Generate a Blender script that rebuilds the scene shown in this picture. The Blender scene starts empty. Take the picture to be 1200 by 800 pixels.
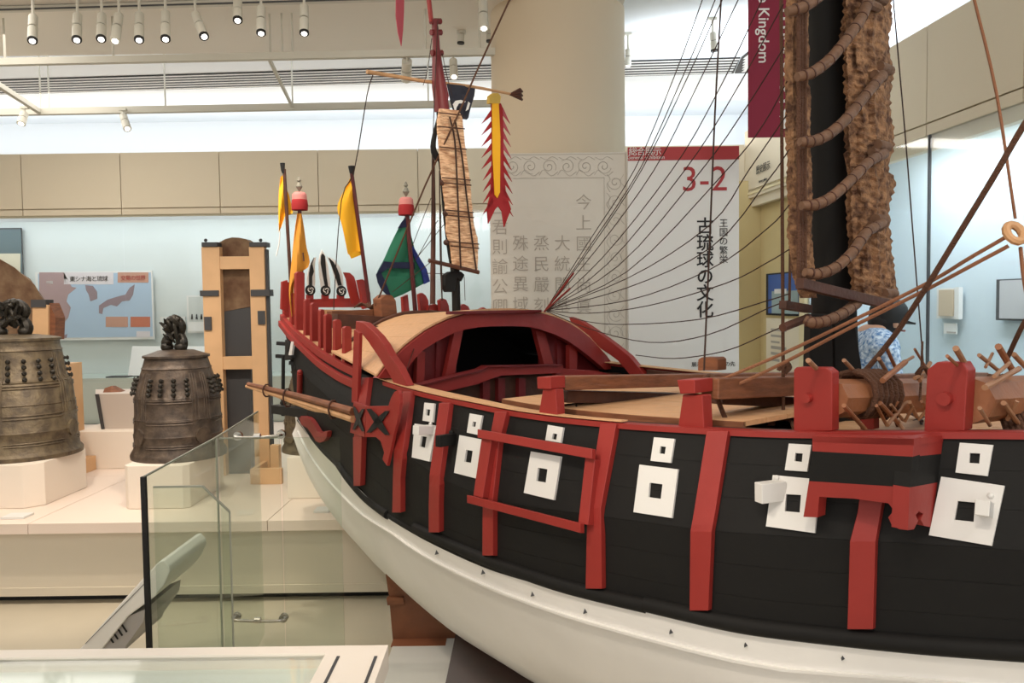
import bpy, math, random
from mathutils import Vector, noise
random.seed(7)
# ------------------------------------------------------------------ camera
F_PX = 950.0; CAMZ = 1.6; PITCH = math.atan(45/950.0); ROLL = 0.013
Fv = Vector((0, math.cos(PITCH), -math.sin(PITCH)))
U0 = Vector((0, math.sin(PITCH), math.cos(PITCH)))
R0 = Vector((1, 0, 0))
Rv = (R0 - ROLL*U0).normalized(); Uv = (U0 + ROLL*R0).normalized()
O = Vector((0, 0, CAMZ))
cd = bpy.data.cameras.new('camera'); cam = bpy.data.objects.new('camera', cd)
bpy.context.scene.collection.objects.link(cam)
cd.sensor_width = 36; cd.lens = F_PX/1200*36; cd.clip_start = .02
from mathutils import Matrix
mt = Matrix((Rv, Uv, -Fv)).transposed().to_4x4(); mt.translation = O
cam.matrix_world = mt
sc = bpy.context.scene; sc.camera = cam
# ------------------------------------------------------------------ light and exposure
w = bpy.data.worlds.new('hall_light'); sc.world = w; w.use_nodes = True
w.node_tree.nodes['Background'].inputs[0].default_value = (1.0, .965, .925, 1)
w.node_tree.nodes['Background'].inputs[1].default_value = 1.0
vs = sc.view_settings; vs.view_transform = 'Standard'; vs.look = 'None'; vs.gamma = 1
vs.use_curve_mapping = False; vs.exposure = 0.38
COL = sc.collection
def area(name, loc, target, sx, sy, power, col):
    l = bpy.data.lights.new(name, 'AREA'); l.shape = 'RECTANGLE'; l.size = sx; l.size_y = sy
    l.energy = power; l.color = col
    o = bpy.data.objects.new(name, l); COL.objects.link(o); o.location = loc
    o.rotation_euler = (Vector(target)-Vector(loc)).to_track_quat('-Z', 'Y').to_euler()
    return o
WARM = (1, .86, .70); NEUT = (1, .95, .88); COOL = (.84, .92, 1)
def spotl(name, loc, target, power, deg, col, rad=.04):
    l = bpy.data.lights.new(name, 'SPOT'); l.energy = power; l.color = col; l.spot_size = math.radians(deg); l.spot_blend = .6; l.shadow_soft_size = rad
    o = bpy.data.objects.new(name, l); COL.objects.link(o); o.location = loc
    o.rotation_euler = (Vector(target)-Vector(loc)).to_track_quat('-Z', 'Y').to_euler(); return o
area('fill_area_front', (-1.0, .2, 3.35), (-.2, 2.4, 1.0), 1.6, .8, 24, NEUT)  # unseen area light added overhead to brighten the ship
spotl('ship_spot_mid', (-1.3, .5, 3.3), (.05, 2.2, .95), 85, 34, WARM)
spotl('ship_spot_bow', (-.2, -.2, 3.3), (.9, 1.7, 1.0), 50, 40, WARM)
spotl('ship_spot_stern', (-2.2, 2.4, 3.3), (-.9, 3.7, 1.1), 60, 50, WARM)
spotl('sail_spot', (.3, 1.6, 3.35), (-.3, 3.55, 2.1), 60, 26, WARM)
spotl('bell_spot', (-2.4, 3.6, 3.3), (-2.9, 4.9, .8), 90, 60, WARM)
spotl('bell_spot_mid', (-1.2, 3.6, 3.3), (-2.0, 4.9, .7), 90, 60, WARM)
area('fill_area_bow', (2.0, .3, 3.4), (.8, 2.2, 1.2), .8, .8, 14, NEUT)  # added area light out of view, fills the bow side
area('fill_area_stern', (-1.4, 3.4, 3.3), (-1.3, 3.9, 0), 1.2, .8, 14, NEUT)  # added area light out of view, fills the stern from above
area('fill_area_platform', (-3.6, 5.2, 3.3), (-3.2, 5.3, 0), 4.0, 1.4, 40, NEUT)  # added area light without a fixture, brightens the platform
area('cove_lamp_back', (-2.2, 8.42, 3.16), (-2.2, 8.75, 4.0), 10, .15, 16, COOL)
area('slab_fill_area', (-2.2, 8.3, 3.2), (-2.2, 4.6, 3.7), 10, .15, 38, NEUT)  # added area light, brightens the underside of the ceiling slab
area('cove_lamp_slab', (-2.8, 6.25, 3.48), (-2.8, 6.8, 4.0), 7.5, .1, 7, COOL)
area('case_lamp_back', (-2.6, 8.2, 2.60), (-2.6, 8.5, 1.0), 9, .2, 34, COOL)
cl = area('case_lamp_right', (2.80, 4.2, 2.66), (2.80, 4.2, .9), .25, 3.6, 40, COOL)
cl.rotation_euler = (0, 0, math.atan(.075))
area('upward_area_right', (1.55, 6.2, 3.1), (1.7, 6.6, 3.8), 1.2, .8, 14, COOL)  # area light aimed up at the white ceiling, clear of the cove
area('cove_lamp_side', (2.75, 4.0, 3.28), (2.65, 4.0, 4), 7, .2, 34, COOL)
# ------------------------------------------------------------------ rays
def ray(px, py): return Fv + Rv*((px-600)/F_PX) + Uv*((400-py)/F_PX)
def P(px, py, Y):
    d = ray(px, py); return O + d*(Y/d.y)
def PZ(px, py, z):
    d = ray(px, py); return O + d*((z-CAMZ)/d.z)
def PX(px, py, X):
    d = ray(px, py); return O + d*(X/d.x)
RA, RD = Vector((2.5, 5.3, 0)), Vector((-.075, 1, 0)).normalized()
RN = Vector((1, .075, 0)).normalized()
def PR(px, py, off=0.0):             # on the right wall plane (off: metres behind it)
    d = ray(px, py); t = ((RA-O).dot(RN)+off)/d.dot(RN); return O + d*t
# ship frame: s runs aft, w towards the viewer
MX, MY = .861, 2.24
SU = Vector((-.643, .766, 0)); SN = Vector((.766, .643, 0))
def S(s, w, z): return Vector((MX, MY, 0)) + SU*s - SN*w + Vector((0, 0, z))
def PW(px, py, w):
    d = ray(px, py); a = S(0, w, 0); return O + d*((a-O).dot(SN)/d.dot(SN))
def PS(px, py, s):
    d = ray(px, py); a = S(s, 0, 0); return O + d*((a-O).dot(SU)/d.dot(SU))
def sw(p):
    q = Vector((p.x-MX, p.y-MY, 0)); return q.dot(SU), -q.dot(SN)
def crom(tab):
    tab = sorted(tab); xs = [a for a, b in tab]; ys = [b for a, b in tab]
    def f(x):
        n = len(xs)
        if x <= xs[0]: return ys[0] + (x-xs[0])*(ys[1]-ys[0])/(xs[1]-xs[0])
        if x >= xs[-1]: return ys[-1] + (x-xs[-1])*(ys[-1]-ys[-2])/(xs[-1]-xs[-2])
        i = max(j for j in range(n-1) if xs[j] <= x)
        h = xs[i+1]-xs[i]; t = (x-xs[i])/h
        m = [(ys[min(j+1, n-1)]-ys[max(j-1, 0)])/(xs[min(j+1, n-1)]-xs[max(j-1, 0)]) for j in (i, i+1)]
        return ((2*t**3-3*t*t+1)*ys[i] + (t**3-2*t*t+t)*h*m[0] + (3*t*t-2*t**3)*ys[i+1] + (t**3-t*t)*h*m[1])
    return f
wg = crom([(-1.9, .10), (-1.5, .24), (-1.0, .37), (-.53, .455), (-.21, .52), (.1, .58), (.4, .62), (.77, .635),
           (1.14, .615), (1.5, .565), (1.9, .50), (2.4, .41), (2.8, .33)])
dK = crom([(-1.9, .03), (-1, .055), (1.4, .055), (2.1, .03), (2.9, .0)])
dW = crom([(-1.9, .0), (-1, .035), (1.3, .035), (2.2, .0), (2.9, -.06)])
dC = crom([(-1.9, -.04), (-1, .01), (1.2, .01), (2.0, -.05), (2.9, -.11)])
wG = wg
def wK(s): return wg(s)+dK(s)
def wW(s): return wg(s)+dW(s)
def wC(s): return wg(s)+dC(s)
wB = crom([(-1.9, .02), (-.5, .09), (1.5, .12), (2.2, .12), (3.0, .15)])
def solve(px, py, wf):
    d = ray(px, py); r = d.x/d.y
    lo, hi = -1.9, 3.6
    for _ in range(50):
        m = (lo+hi)/2; q = S(m, wf(m), 0)
        if q.x/q.y > r: lo = m
        else: hi = m
    q = S(lo, wf(lo), 0); return lo, CAMZ + d.z/d.y*q.y
def level(pts, wf, bow):
    tab = [solve(x, y, wf) for x, y in pts]
    s0, z0 = min(tab); send = max(tab)[0]
    tab = tab + [(s0-.5, z0+bow*.25), (-1.9, z0+bow)]
    return crom(tab), send
zG, eG = level([(1200,507),(1000,507),(900,506),(800,501),(735,497),(650,489),(600,482),(560,474),(520,466),(475,455),(450,447),(427,439),(400,430),(380,419),(360,404),(345,390),(330,368)], wG, .16)
zK, eK = level([(1200,645),(1020,634),(838,622),(710,605),(580,585),(517,560),(470,527),(440,505),(400,478),(360,443),(340,420)], wK, .2)
zW, eW = level([(1200,767),(1050,754),(900,741),(800,722),(700,699),(600,672),(550,656),(500,632),(450,600),(425,575),(400,552),(375,525),(356,500),(347,487)], wW, .25)
zC, eC = level([(1200,805),(975,786),(900,779),(750,743),(600,696),(492,645),(464,625),(422,598),(385,560),(358,520),(348,496)], wC, .3)
zB, eB = level([(631,803),(600,784),(525,736),(454,675),(425,645),(390,600),(362,545),(350,510)], wB, 0)
_zB = zB; sb0 = solve(631, 803, wB)
def zB(s): return _zB(s) if s > sb0[0] else sb0[1] - .02*(min(1, sb0[0]-s)) + max(0, -1-s)**2*.55
def wM(s): return .62*wC(s)+.38*wB(s)+.035
def zM(s): return .5*zC(s)+.5*zB(s)
LV = [(wG, zG, eG), (wK, zK, eK), (wW, zW, eW), (wC, zC, eC), (wM, zM, (eC+eB)/2), (wB, zB, eB)]
def wsurf(s, z):
    L = [(f(s), g(s)) for f, g, e in LV]
    if z >= L[0][1]: return L[0][0]
    for (w0, z0), (w1, z1) in zip(L, L[1:]):
        if z >= z1: return w0 + (w1-w0)*(z0-z)/max(z0-z1, 1e-6)
    return L[-1][0]
def hull_at(px, py, off=0.0):
    d = ray(px, py); Y = .7; 
    while Y < 5.5:
        p = O + d*(Y/d.y); s, ww = sw(p)
        if ww < wsurf(s, p.z): break
        Y += .01
    lo, hi = Y-.01, Y
    for _ in range(18):
        m = (lo+hi)/2; p = O + d*(m/d.y); s, ww = sw(p)
        if ww < wsurf(s, p.z): hi = m
        else: lo = m
    p = O + d*(lo/d.y)
    if off:
        p = p + hnorm(p)*off
    return p
def hnorm(p):
    s, ww = sw(p); e = .03
    ds = (wsurf(s+e, p.z)-wsurf(s-e, p.z))/(2*e); dz = (wsurf(s, p.z+e)-wsurf(s, p.z-e))/(2*e)
    return (SU*(-ds) - SN + Vector((0, 0, -dz))).normalized()
# ------------------------------------------------------------------ materials
MATS = {}
def mat(name, col, rough=.6, metal=0, bump=0, bscale=60, var=0, vscale=8, spec=.5, stretch=None, emit=None, estr=1, dark=None):
    if name in MATS: return MATS[name]
    m = bpy.data.materials.new(name); m.use_nodes = True; nt = m.node_tree; b = nt.nodes['Principled BSDF']
    c = (*[((v/255)/12.92 if v/255 <= .04045 else ((v/255+.055)/1.055)**2.4) for v in col], 1)
    b.inputs['Base Color'].default_value = c; b.inputs['Roughness'].default_value = rough
    b.inputs['Metallic'].default_value = metal; b.inputs['Specular IOR Level'].default_value = spec
    tc = nt.nodes.new('ShaderNodeTexCoord'); mp = nt.nodes.new('ShaderNodeMapping')
    nt.links.new(tc.outputs['Object'], mp.inputs[0])
    if stretch: mp.inputs['Scale'].default_value = stretch
    if var or dark:
        n = nt.nodes.new('ShaderNodeTexNoise'); n.inputs['Scale'].default_value = vscale; n.inputs['Detail'].default_value = 5
        nt.links.new(mp.outputs[0], n.inputs[0])
        r = nt.nodes.new('ShaderNodeValToRGB'); nt.links.new(n.outputs['Fac'], r.inputs[0])
        k = dark
        c2 = (*[((v/255+.055)/1.055)**2.4 for v in k], 1) if k else tuple(v*(1-var) for v in c[:3])+(1,)
        c1 = tuple(min(1, v*(1+var*.6)) for v in c[:3])+(1,)
        r.color_ramp.elements[0].position = .35; r.color_ramp.elements[1].position = .65
        r.color_ramp.elements[0].color = c2; r.color_ramp.elements[1].color = c1
        nt.links.new(r.outputs[0], b.inputs['Base Color'])
    if bump:
        n = nt.nodes.new('ShaderNodeTexNoise'); n.inputs['Scale'].default_value = bscale; n.inputs['Detail'].default_value = 4
        nt.links.new(mp.outputs[0], n.inputs[0])
        bp = nt.nodes.new('ShaderNodeBump'); bp.inputs['Strength'].default_value = bump; bp.inputs['Distance'].default_value = .01
        nt.links.new(n.outputs['Fac'], bp.inputs['Height']); nt.links.new(bp.outputs[0], b.inputs['Normal'])
    if emit:
        b.inputs['Emission Color'].default_value = (*emit, 1); b.inputs['Emission Strength'].default_value = estr
    MATS[name] = m; return m
def seethrough(name, tint, opac, rough=.05, fres=True):
    m = bpy.data.materials.new(name); m.use_nodes = True; nt = m.node_tree; nt.nodes.clear()
    out = nt.nodes.new('ShaderNodeOutputMaterial'); t = nt.nodes.new('ShaderNodeBsdfTransparent')
    t.inputs[0].default_value = (*tint, 1)
    g = nt.nodes.new('ShaderNodeBsdfGlossy'); g.inputs['Roughness'].default_value = rough
    mx = nt.nodes.new('ShaderNodeMixShader')
    if fres:
        f = nt.nodes.new('ShaderNodeLayerWeight'); f.inputs['Blend'].default_value = .5
        p = nt.nodes.new('ShaderNodeMath'); p.operation = 'POWER'; p.inputs[1].default_value = 4
        a = nt.nodes.new('ShaderNodeMath'); a.operation = 'MULTIPLY_ADD'; a.inputs[1].default_value = .5; a.inputs[2].default_value = .03
        nt.links.new(f.outputs['Facing'], p.inputs[0]); nt.links.new(p.outputs[0], a.inputs[0]); nt.links.new(a.outputs[0], mx.inputs[0])
    else:
        mx.inputs[0].default_value = opac; g = nt.nodes.new('ShaderNodeBsdfDiffuse'); g.inputs[0].default_value = (*tint, 1)
    nt.links.new(t.outputs[0], mx.inputs[1]); nt.links.new(g.outputs[0], mx.inputs[2]); nt.links.new(mx.outputs[0], out.inputs[0])
    MATS[name] = m; return m
RED = mat('red_paint', (148, 42, 36), .5, bump=.08, bscale=40, var=.08)
REDD = mat('dark_red_paint', (112, 28, 30), .5, bump=.08, var=.1)
BLK = mat('black_paint', (20, 19, 18), .7, spec=.3, bump=.1, bscale=30, var=.1)
WHT = mat('white_paint', (240, 238, 234), .45, var=.03, vscale=4)
WHTP = mat('white_board', (222, 220, 216), .6)
DECK = mat('pale_planking', (212, 165, 122), .6, bump=.1, var=.1, vscale=20, stretch=(1, 6, 6))
WOOD = mat('brown_wood', (128, 78, 50), .6, bump=.2, bscale=30, var=.25, vscale=14, stretch=(1, 1, 5))
DWOOD = mat('dark_wood', (78, 44, 30), .6, bump=.2, var=.3, vscale=14)
TWOOD = mat('tan_wood', (196, 150, 106), .6, bump=.1, var=.12, vscale=18)
ROPE = mat('brown_rope', (92, 60, 42), .9, bump=.8, bscale=220)
ROPEL = mat('tan_rope', (142, 94, 66), .9, bump=.6, bscale=220)
ROPED = mat('dark_cord', (58, 38, 30), .9)
MATT = mat('woven_reed', (244, 204, 164), .9, bump=.8, bscale=60, var=.2, vscale=45, stretch=(.5, .5, 3.2), dark=(186, 134, 98))
MATM = mat('bunched_reed', (162, 122, 88), .95, bump=1.0, bscale=150, var=.3, vscale=45, dark=(92, 62, 46))
BAMB = mat('wrapped_bamboo', (112, 80, 58), .7, bump=.4, bscale=60, var=.2, vscale=40)
YEL = mat('yellow_cloth', (244, 178, 30), .8); ORG = mat('ochre_cloth', (204, 140, 46), .8)
GRN = mat('green_cloth', (38, 112, 84), .8); NAV = mat('navy_cloth', (22, 30, 62), .8); BLU = mat('blue_cloth', (36, 52, 128), .8)
DCL = mat('charcoal_cloth', (42, 42, 54), .8); PINK = mat('pink_cloth', (206, 132, 126), .8); CRIM = mat('crimson_cloth', (156, 26, 30), .8)
PCR = mat('faded_red_cloth', (172, 74, 84), .8)
FINM = mat('finial_grey', (128, 124, 110), .6); METAL = mat('steel', (190, 188, 182), .25, metal=1)
BRONZE = mat('aged_bronze', (110, 96, 74), .5, metal=.3, bump=.35, bscale=60, var=.15, vscale=18, dark=(80, 68, 54))
BRONZ2 = mat('dark_bronze', (94, 80, 68), .45, metal=.3, bump=.35, bscale=60, var=.15, vscale=18, dark=(66, 55, 48))
BRD = mat('black_bronze', (46, 42, 36), .45, metal=.5, bump=.4)
BEIGE = mat('beige_panel', (216, 203, 178), .85, bump=.05, bscale=200)
CEIL = mat('ceiling_paint', (224, 218, 206), .8); CEILW = mat('cove_paint', (236, 240, 244), .8)
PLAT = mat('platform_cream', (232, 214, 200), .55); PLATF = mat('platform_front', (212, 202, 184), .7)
PLIN = mat('plinth_cream', (232, 220, 206), .7)
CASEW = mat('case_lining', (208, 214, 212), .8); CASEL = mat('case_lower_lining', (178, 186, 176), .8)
FLOOR = mat('floor_stone', (200, 190, 170), .35, var=.06, vscale=2)
LBOX = mat('pale_birch', (214, 172, 128), .6, var=.05); GREYD = mat('dark_grey_metal', (62, 62, 64), .6)
STONE = mat('brown_stone', (118, 94, 70), .85, bump=.7, bscale=20, var=.3, vscale=8, dark=(88, 58, 38))
GLASS = seethrough('clear_glass', (.97, .985, .975), 0)
GLASST = seethrough('tinted_glass', (.965, .98, .975), 0); GLASSG = seethrough('green_glass', (.93, .965, .94), 0)
FROST = mat('frosted_panel', (206, 200, 188), .6)
INK = mat('black_ink', (24, 22, 22), .7); REDI = mat('red_ink', (164, 44, 48), .6); GREYI = mat('grey_ink', (168, 160, 148), .8)
YWALL = mat('yellow_wall', (226, 212, 172), .8); YNICHE = mat('niche_wall', (206, 186, 136), .8)
SPOTW = mat('spot_white', (196, 192, 178), .5); LENS = mat('lamp_lens', (255, 250, 240), .3, emit=(1, .96, .88), estr=4)
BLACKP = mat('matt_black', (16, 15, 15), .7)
MAROON = seethrough('banner_cloth', (.30, .05, .08), .72, fres=False)
EDGE = mat('glass_edge', (150, 152, 138), .4)
# ------------------------------------------------------------------ mesh helpers
LOC = {}
class M:
    def __init__(s): s.v = []; s.f = []
    def add(s, v, f):
        n = len(s.v); s.v += [Vector(a) for a in v]; s.f += [tuple(i+n for i in q) for q in f]; return s
    def hexa(s, b, t):       # two quads joined
        return s.add(list(b)+list(t), [(3,2,1,0),(4,5,6,7),(0,1,5,4),(1,2,6,5),(2,3,7,6),(3,0,4,7)])
    def box(s, x0, x1, y0, y1, z0, z1):
        return s.hexa([(x0,y0,z0),(x1,y0,z0),(x1,y1,z0),(x0,y1,z0)], [(x0,y0,z1),(x1,y0,z1),(x1,y1,z1),(x0,y1,z1)])
    def prism(s, poly, off):    # polygon extruded by vector
        n = len(poly); off = Vector(off)
        return s.add(list(poly)+[Vector(p)+off for p in poly], [tuple(range(n-1,-1,-1)), tuple(range(n,2*n))]+[(i,(i+1)%n,(i+1)%n+n,i+n) for i in range(n)])
    def beam(s, a, b, wd, h, up=(0,0,1), w2=None, h2=None):
        a = Vector(a); b = Vector(b); d = (b-a).normalized(); x = d.cross(Vector(up)).normalized(); u = x.cross(d)
        w2 = wd if w2 is None else w2; h2 = h if h2 is None else h2
        q = lambda p, ww, hh: [p-x*ww/2-u*hh/2, p+x*ww/2-u*hh/2, p+x*ww/2+u*hh/2, p-x*ww/2+u*hh/2]
        return s.hexa(q(a, wd, h), q(b, w2, h2))
    def tube(s, pts, r, n=8, smooth=1, cap=True):
        pts = [Vector(p) for p in pts]; rs = r if isinstance(r, (list, tuple)) else [r]*len(pts)
        if len(pts) > 2 and smooth > 1:
            ks = list(range(len(pts))); fx = [crom(list(zip(ks, [p[c] for p in pts]))) for c in range(3)]; fr = crom(list(zip(ks, rs)))
            m = (len(pts)-1)*smooth; ts = [i/smooth for i in range(m+1)]
            pts = [Vector((fx[0](t), fx[1](t), fx[2](t))) for t in ts]; rs = [fr(t) for t in ts]
        base = len(s.v); x = None
        for i, p in enumerate(pts):
            d = (pts[min(i+1, len(pts)-1)]-pts[max(i-1, 0)]).normalized()
            if x is None: x = d.orthogonal().normalized()
            x = (x - d*x.dot(d)).normalized(); y = d.cross(x)
            s.v += [p+(x*math.cos(2*math.pi*k/n)+y*math.sin(2*math.pi*k/n))*rs[i] for k in range(n)]
        for i in range(len(pts)-1):
            for k in range(n):
                s.f.append((base+i*n+k, base+i*n+(k+1)%n, base+(i+1)*n+(k+1)%n, base+(i+1)*n+k))
        if cap:
            s.f.append(tuple(base+k for k in range(n-1, -1, -1))); e = base+(len(pts)-1)*n; s.f.append(tuple(e+k for k in range(n)))
        return s
    def lathe(s, prof, c=(0,0,0), n=32, cap=True):
        base = len(s.v); c = Vector(c)
        for r, z in prof: s.v += [c+Vector((r*math.cos(2*math.pi*k/n), r*math.sin(2*math.pi*k/n), z)) for k in range(n)]
        for i in range(len(prof)-1):
            for k in range(n): s.f.append((base+i*n+k, base+i*n+(k+1)%n, base+(i+1)*n+(k+1)%n, base+(i+1)*n+k))
        if cap:
            s.f.append(tuple(base+k for k in range(n-1, -1, -1))); e = base+(len(prof)-1)*n; s.f.append(tuple(e+k for k in range(n)))
        return s
    def ball(s, c, r, n=10, sz=1):
        return s.lathe([(max(r*math.sin(math.pi*i/n), 1e-4), -r*sz*math.cos(math.pi*i/n)) for i in range(n+1)], c, n+4)
    def loft(s, rows, close=False):
        n = len(rows[0]); base = len(s.v)
        for r in rows: s.v += [Vector(p) for p in r]
        for i in range(len(rows)-1):
            for k in range(n if close else n-1): s.f.append((base+i*n+k, base+i*n+(k+1)%n, base+(i+1)*n+(k+1)%n, base+(i+1)*n+k))
        return s
    def slab(s, rows, off):      # open grid given thickness; off = vector or function of a point
        n = len(rows[0]); m = len(rows); fo = off if callable(off) else (lambda p: Vector(off))
        base = len(s.v)
        flat = [Vector(p) for r in rows for p in r]; s.v += flat + [p+fo(p) for p in flat]; N = n*m
        for i in range(m-1):
            for k in range(n-1):
                a, b, c, d = i*n+k, i*n+k+1, (i+1)*n+k+1, (i+1)*n+k
                s.f.append((base+a, base+b, base+c, base+d)); s.f.append((base+N+d, base+N+c, base+N+b, base+N+a))
        rim = [k for k in range(n)]+[i*n+n-1 for i in range(1, m)]+[(m-1)*n+k for k in range(n-2, -1, -1)]+[i*n for i in range(m-2, 0, -1)]
        for a, b in zip(rim, rim[1:]+rim[:1]): s.f.append((base+b, base+a, base+N+a, base+N+b))
        return s
    def build(s, name, m, parent=None, smooth=False, bevel=0, loc=None):
        off = LOC.get(parent.name, Vector()) if parent else Vector(loc or (0, 0, 0))
        me = bpy.data.meshes.new(name); me.from_pydata([v-off for v in s.v], [], s.f); me.update()
        import bmesh
        bm = bmesh.new(); bm.from_mesh(me); bmesh.ops.recalc_face_normals(bm, faces=bm.faces); bm.to_mesh(me); bm.free()
        me.materials.append(m)
        if smooth:
            me.polygons.foreach_set('use_smooth', [True]*len(me.polygons))
        o = bpy.data.objects.new(name, me); COL.objects.link(o)
        if smooth:
            me.set_sharp_from_angle(angle=math.radians(40))
        if bevel:
            b = o.modifiers.new('b', 'BEVEL'); b.width = bevel; b.segments = 2; b.limit_method = 'ANGLE'
        if parent: o.parent = parent; LOC[o.name] = LOC.get(parent.name, Vector())
        else:
            o.location = off; LOC[o.name] = Vector(off)
        return o
def tag(o, label=None, cat=None, group=None, kind=None):
    for k, v in (('label', label), ('category', cat), ('group', group), ('kind', kind)):
        if v: o[k] = v
    return o
def empty(name, loc, label, cat, group=None):
    o = bpy.data.objects.new(name, None); COL.objects.link(o); o.location = loc; o.empty_display_size = .1
    LOC[o.name] = Vector(loc); return tag(o, label, cat, group)
def copy_tree(o, parent=None):
    c = o.copy(); COL.objects.link(c); c.parent = parent
    for ch in list(o.children): copy_tree(ch, c)
    return c
def text(s, size, pos, right, up, m, name, parent, ex=.001, sp=1.0, bold=0):
    cu = bpy.data.curves.new('t', 'FONT'); cu.body = s; cu.size = size; cu.extrude = ex; cu.align_x = 'CENTER'; cu.align_y = 'CENTER'
    cu.space_character = sp; cu.offset = bold; cu.resolution_u = 3
    t = bpy.data.objects.new('t', cu); COL.objects.link(t)
    bpy.context.view_layer.update()
    me = bpy.data.meshes.new_from_object(t.evaluated_get(bpy.context.evaluated_depsgraph_get()))
    bpy.data.objects.remove(t)
    R = Vector(right).normalized(); U = Vector(up).normalized(); N = R.cross(U)
    mm = Matrix((R, U, N)).transposed().to_4x4(); mm.translation = Vector(pos)-LOC.get(parent.name, Vector())
    me.transform(mm); me.materials.clear(); me.materials.append(m); me.name = name
    o = bpy.data.objects.new(name, me); COL.objects.link(o); o.parent = parent; LOC[o.name] = LOC.get(parent.name, Vector())
    return o
X_, Z_ = Vector((1, 0, 0)), Vector((0, 0, 1))
# ------------------------------------------------------------------ the room
def st(o): o['kind'] = 'structure'; return o
BY = 8.0                                                   # front plane of the back wall
fl = st(M().box(-7.5, 4.5, -3, 9.2, -.05, 0).build('floor', FLOOR))
ce = st(M().box(-7.5, 4.5, -3, 9.2, 3.62, 3.7).build('ceiling', CEILW))
sb = st(M().box(-7.5, .72, -1.0, 6.02, 3.45, 3.5).build('ceiling_slab', CEIL))
bk = st(M().box(-7.5, 4.5, 8.95, 9.05, 0, 3.62).build('wall_back', CEILW))
sd = st(M().box(-7.6, -7.5, -3, 9.05, 0, 3.62).build('wall_left', BEIGE))
# recessed ceiling slots along the far side and the right side
vg = st(M().prism([(-7.5, 7.40, 3.612), (1.93, 6.85, 3.612), (2.0, 7.31, 3.612), (-7.5, 7.86, 3.612)], (0, 0, .007)).build('trim_1', BLACKP))
for k in range(6):
    y = .02+k*.078
    M().prism([(-7.5, 7.40+y, 3.608), (1.93+y*.1, 6.85+y, 3.608), (1.93+y*.1, 6.873+y, 3.608), (-7.5, 7.423+y, 3.608)], (0, 0, .004)).build('slat', WHTP, vg)
vr = st(M().prism([(1.94, 6.85, 3.612), (2.28, 2.2, 3.612), (2.76, 2.2, 3.612), (2.40, 7.29, 3.612), (2.01, 7.31, 3.612)], (0, 0, .007)).build('trim_2', BLACKP))
for k in range(6):
    f = k*.088
    f *= .88
    M().prism([(1.96+f*.25, 6.87+f, 3.608), (2.30+f, 2.2, 3.608), (2.33+f, 2.2, 3.608), (1.99+f*.25, 6.87+f, 3.608)], (0, 0, .004)).build('slat', WHTP, vr)
# upper back wall: padded panels over the case
up = st(M().box(-7.5, 2.32, BY+.03, BY+.08, 2.50, 3.10).build('wall_back_upper', BEIGE))
joints = [-7.4]+[P(x, 220, BY).x for x in (-90, 25.5, 141.5, 257.5, 373, 490, 606, 722, 838)]+[2.30]
zt, zg, zb = 3.115, 2.575, 2.515
for a, b in zip(joints, joints[1:]):
    M().box(a+.004, b-.004, BY, BY+.03, zg+.006, zt).build('panel', BEIGE, up)
    M().box(a+.004, b-.004, BY, BY+.03, zb, zg-.006).build('panel', BEIGE, up)
# right wall, in its own plane
def R(Y, z, off=0.0):
    q = RA + RD*((Y-RA.y)/RD.y) + RN*off; return Vector((q.x, q.y, z))
def rbox(m, y0, y1, z0, z1, o0, o1):
    return m.hexa([R(y0, z0, o0), R(y1, z0, o0), R(y1, z0, o1), R(y0, z0, o1)], [R(y0, z1, o0), R(y1, z1, o0), R(y1, z1, o1), R(y0, z1, o1)])
ru = st(rbox(M(), -2, 8.0, 2.50, 3.2, .03, .08).build('wall_right_upper', BEIGE))
ZR = PR(1040, 57.5).z; GR = PR(1046, 160).z; LR = PR(1047, 172.5).z
yj = [-1.5, 1.0, PR(1200, 60).y, PR(1086, 110).y, 6.6, 8.0]
for a, b in zip(yj, yj[1:]):
    rbox(M(), a+.004, b-.004, GR+.005, ZR, 0, .03).build('panel', BEIGE, ru)
    rbox(M(), a+.004, b-.004, LR, GR-.005, 0, .03).build('panel', BEIGE, ru)
rw = st(rbox(M(), -2, 8.9, 0, 3.62, .95, 1.0).build('wall_right', CEILW))
# yellow doorway part of the right wall
yd = PR(938, 300).y
st(M().box(2.15, 3.0, 7.90, 7.94, 0, 2.75).build('wall_back_end', YNICHE))
nh = st(rbox(M(), yd, 7.9, PR(900, 218).z, LR+.03, -.01, .03).build('wall_right_header', YWALL))
nw = st(rbox(M(), yd, 8.0, 0, PR(900, 218).z, .12, .16).build('wall_right_niche', YNICHE))
rbox(M(), yd, 8.0, PR(900, 218).z, PR(900, 218).z+.02, 0, .16).build('soffit', YNICHE, nw)
rbox(M(), yd-.1, yd, 0, 2.6, -.01, .16).build('jamb', YWALL, nh)
pt = PR(884, 203, -.012); text('歴史展示', .085, PR(894, 197, -.014), -RD, Z_, INK, 'lettering', nh, sp=.95)
text('history gallery', .035, PR(894, 211, -.014), -RD, Z_, INK, 'lettering', nh)
# ---- raised platform
YP = 4.28
zp = P(100, 613, YP).z; XE = -.35
pf = empty('display_platform', (-3.5, YP, 0), 'long low cream display platform that carries the bronze bells', 'platform')
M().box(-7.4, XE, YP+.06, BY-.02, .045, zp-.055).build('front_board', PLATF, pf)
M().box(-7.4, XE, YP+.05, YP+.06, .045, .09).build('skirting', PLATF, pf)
M().box(-7.4, XE, YP+.12, BY-.1, 0, .045).build('plinth_recess', BLACKP, pf)
for i, (a, b) in enumerate(zip([-7.4, -6.2, -5.0, -3.8, -2.6, -1.32], [-6.2, -5.0, -3.8, -2.6, -1.32, XE])):
    for c, d in ((YP, 5.5), (5.5, 6.8), (6.8, BY-.02)):
        M().box(a+.002, b-.002, c+.002, d-.002, zp-.055, zp).build('slab', PLAT, pf)
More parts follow.
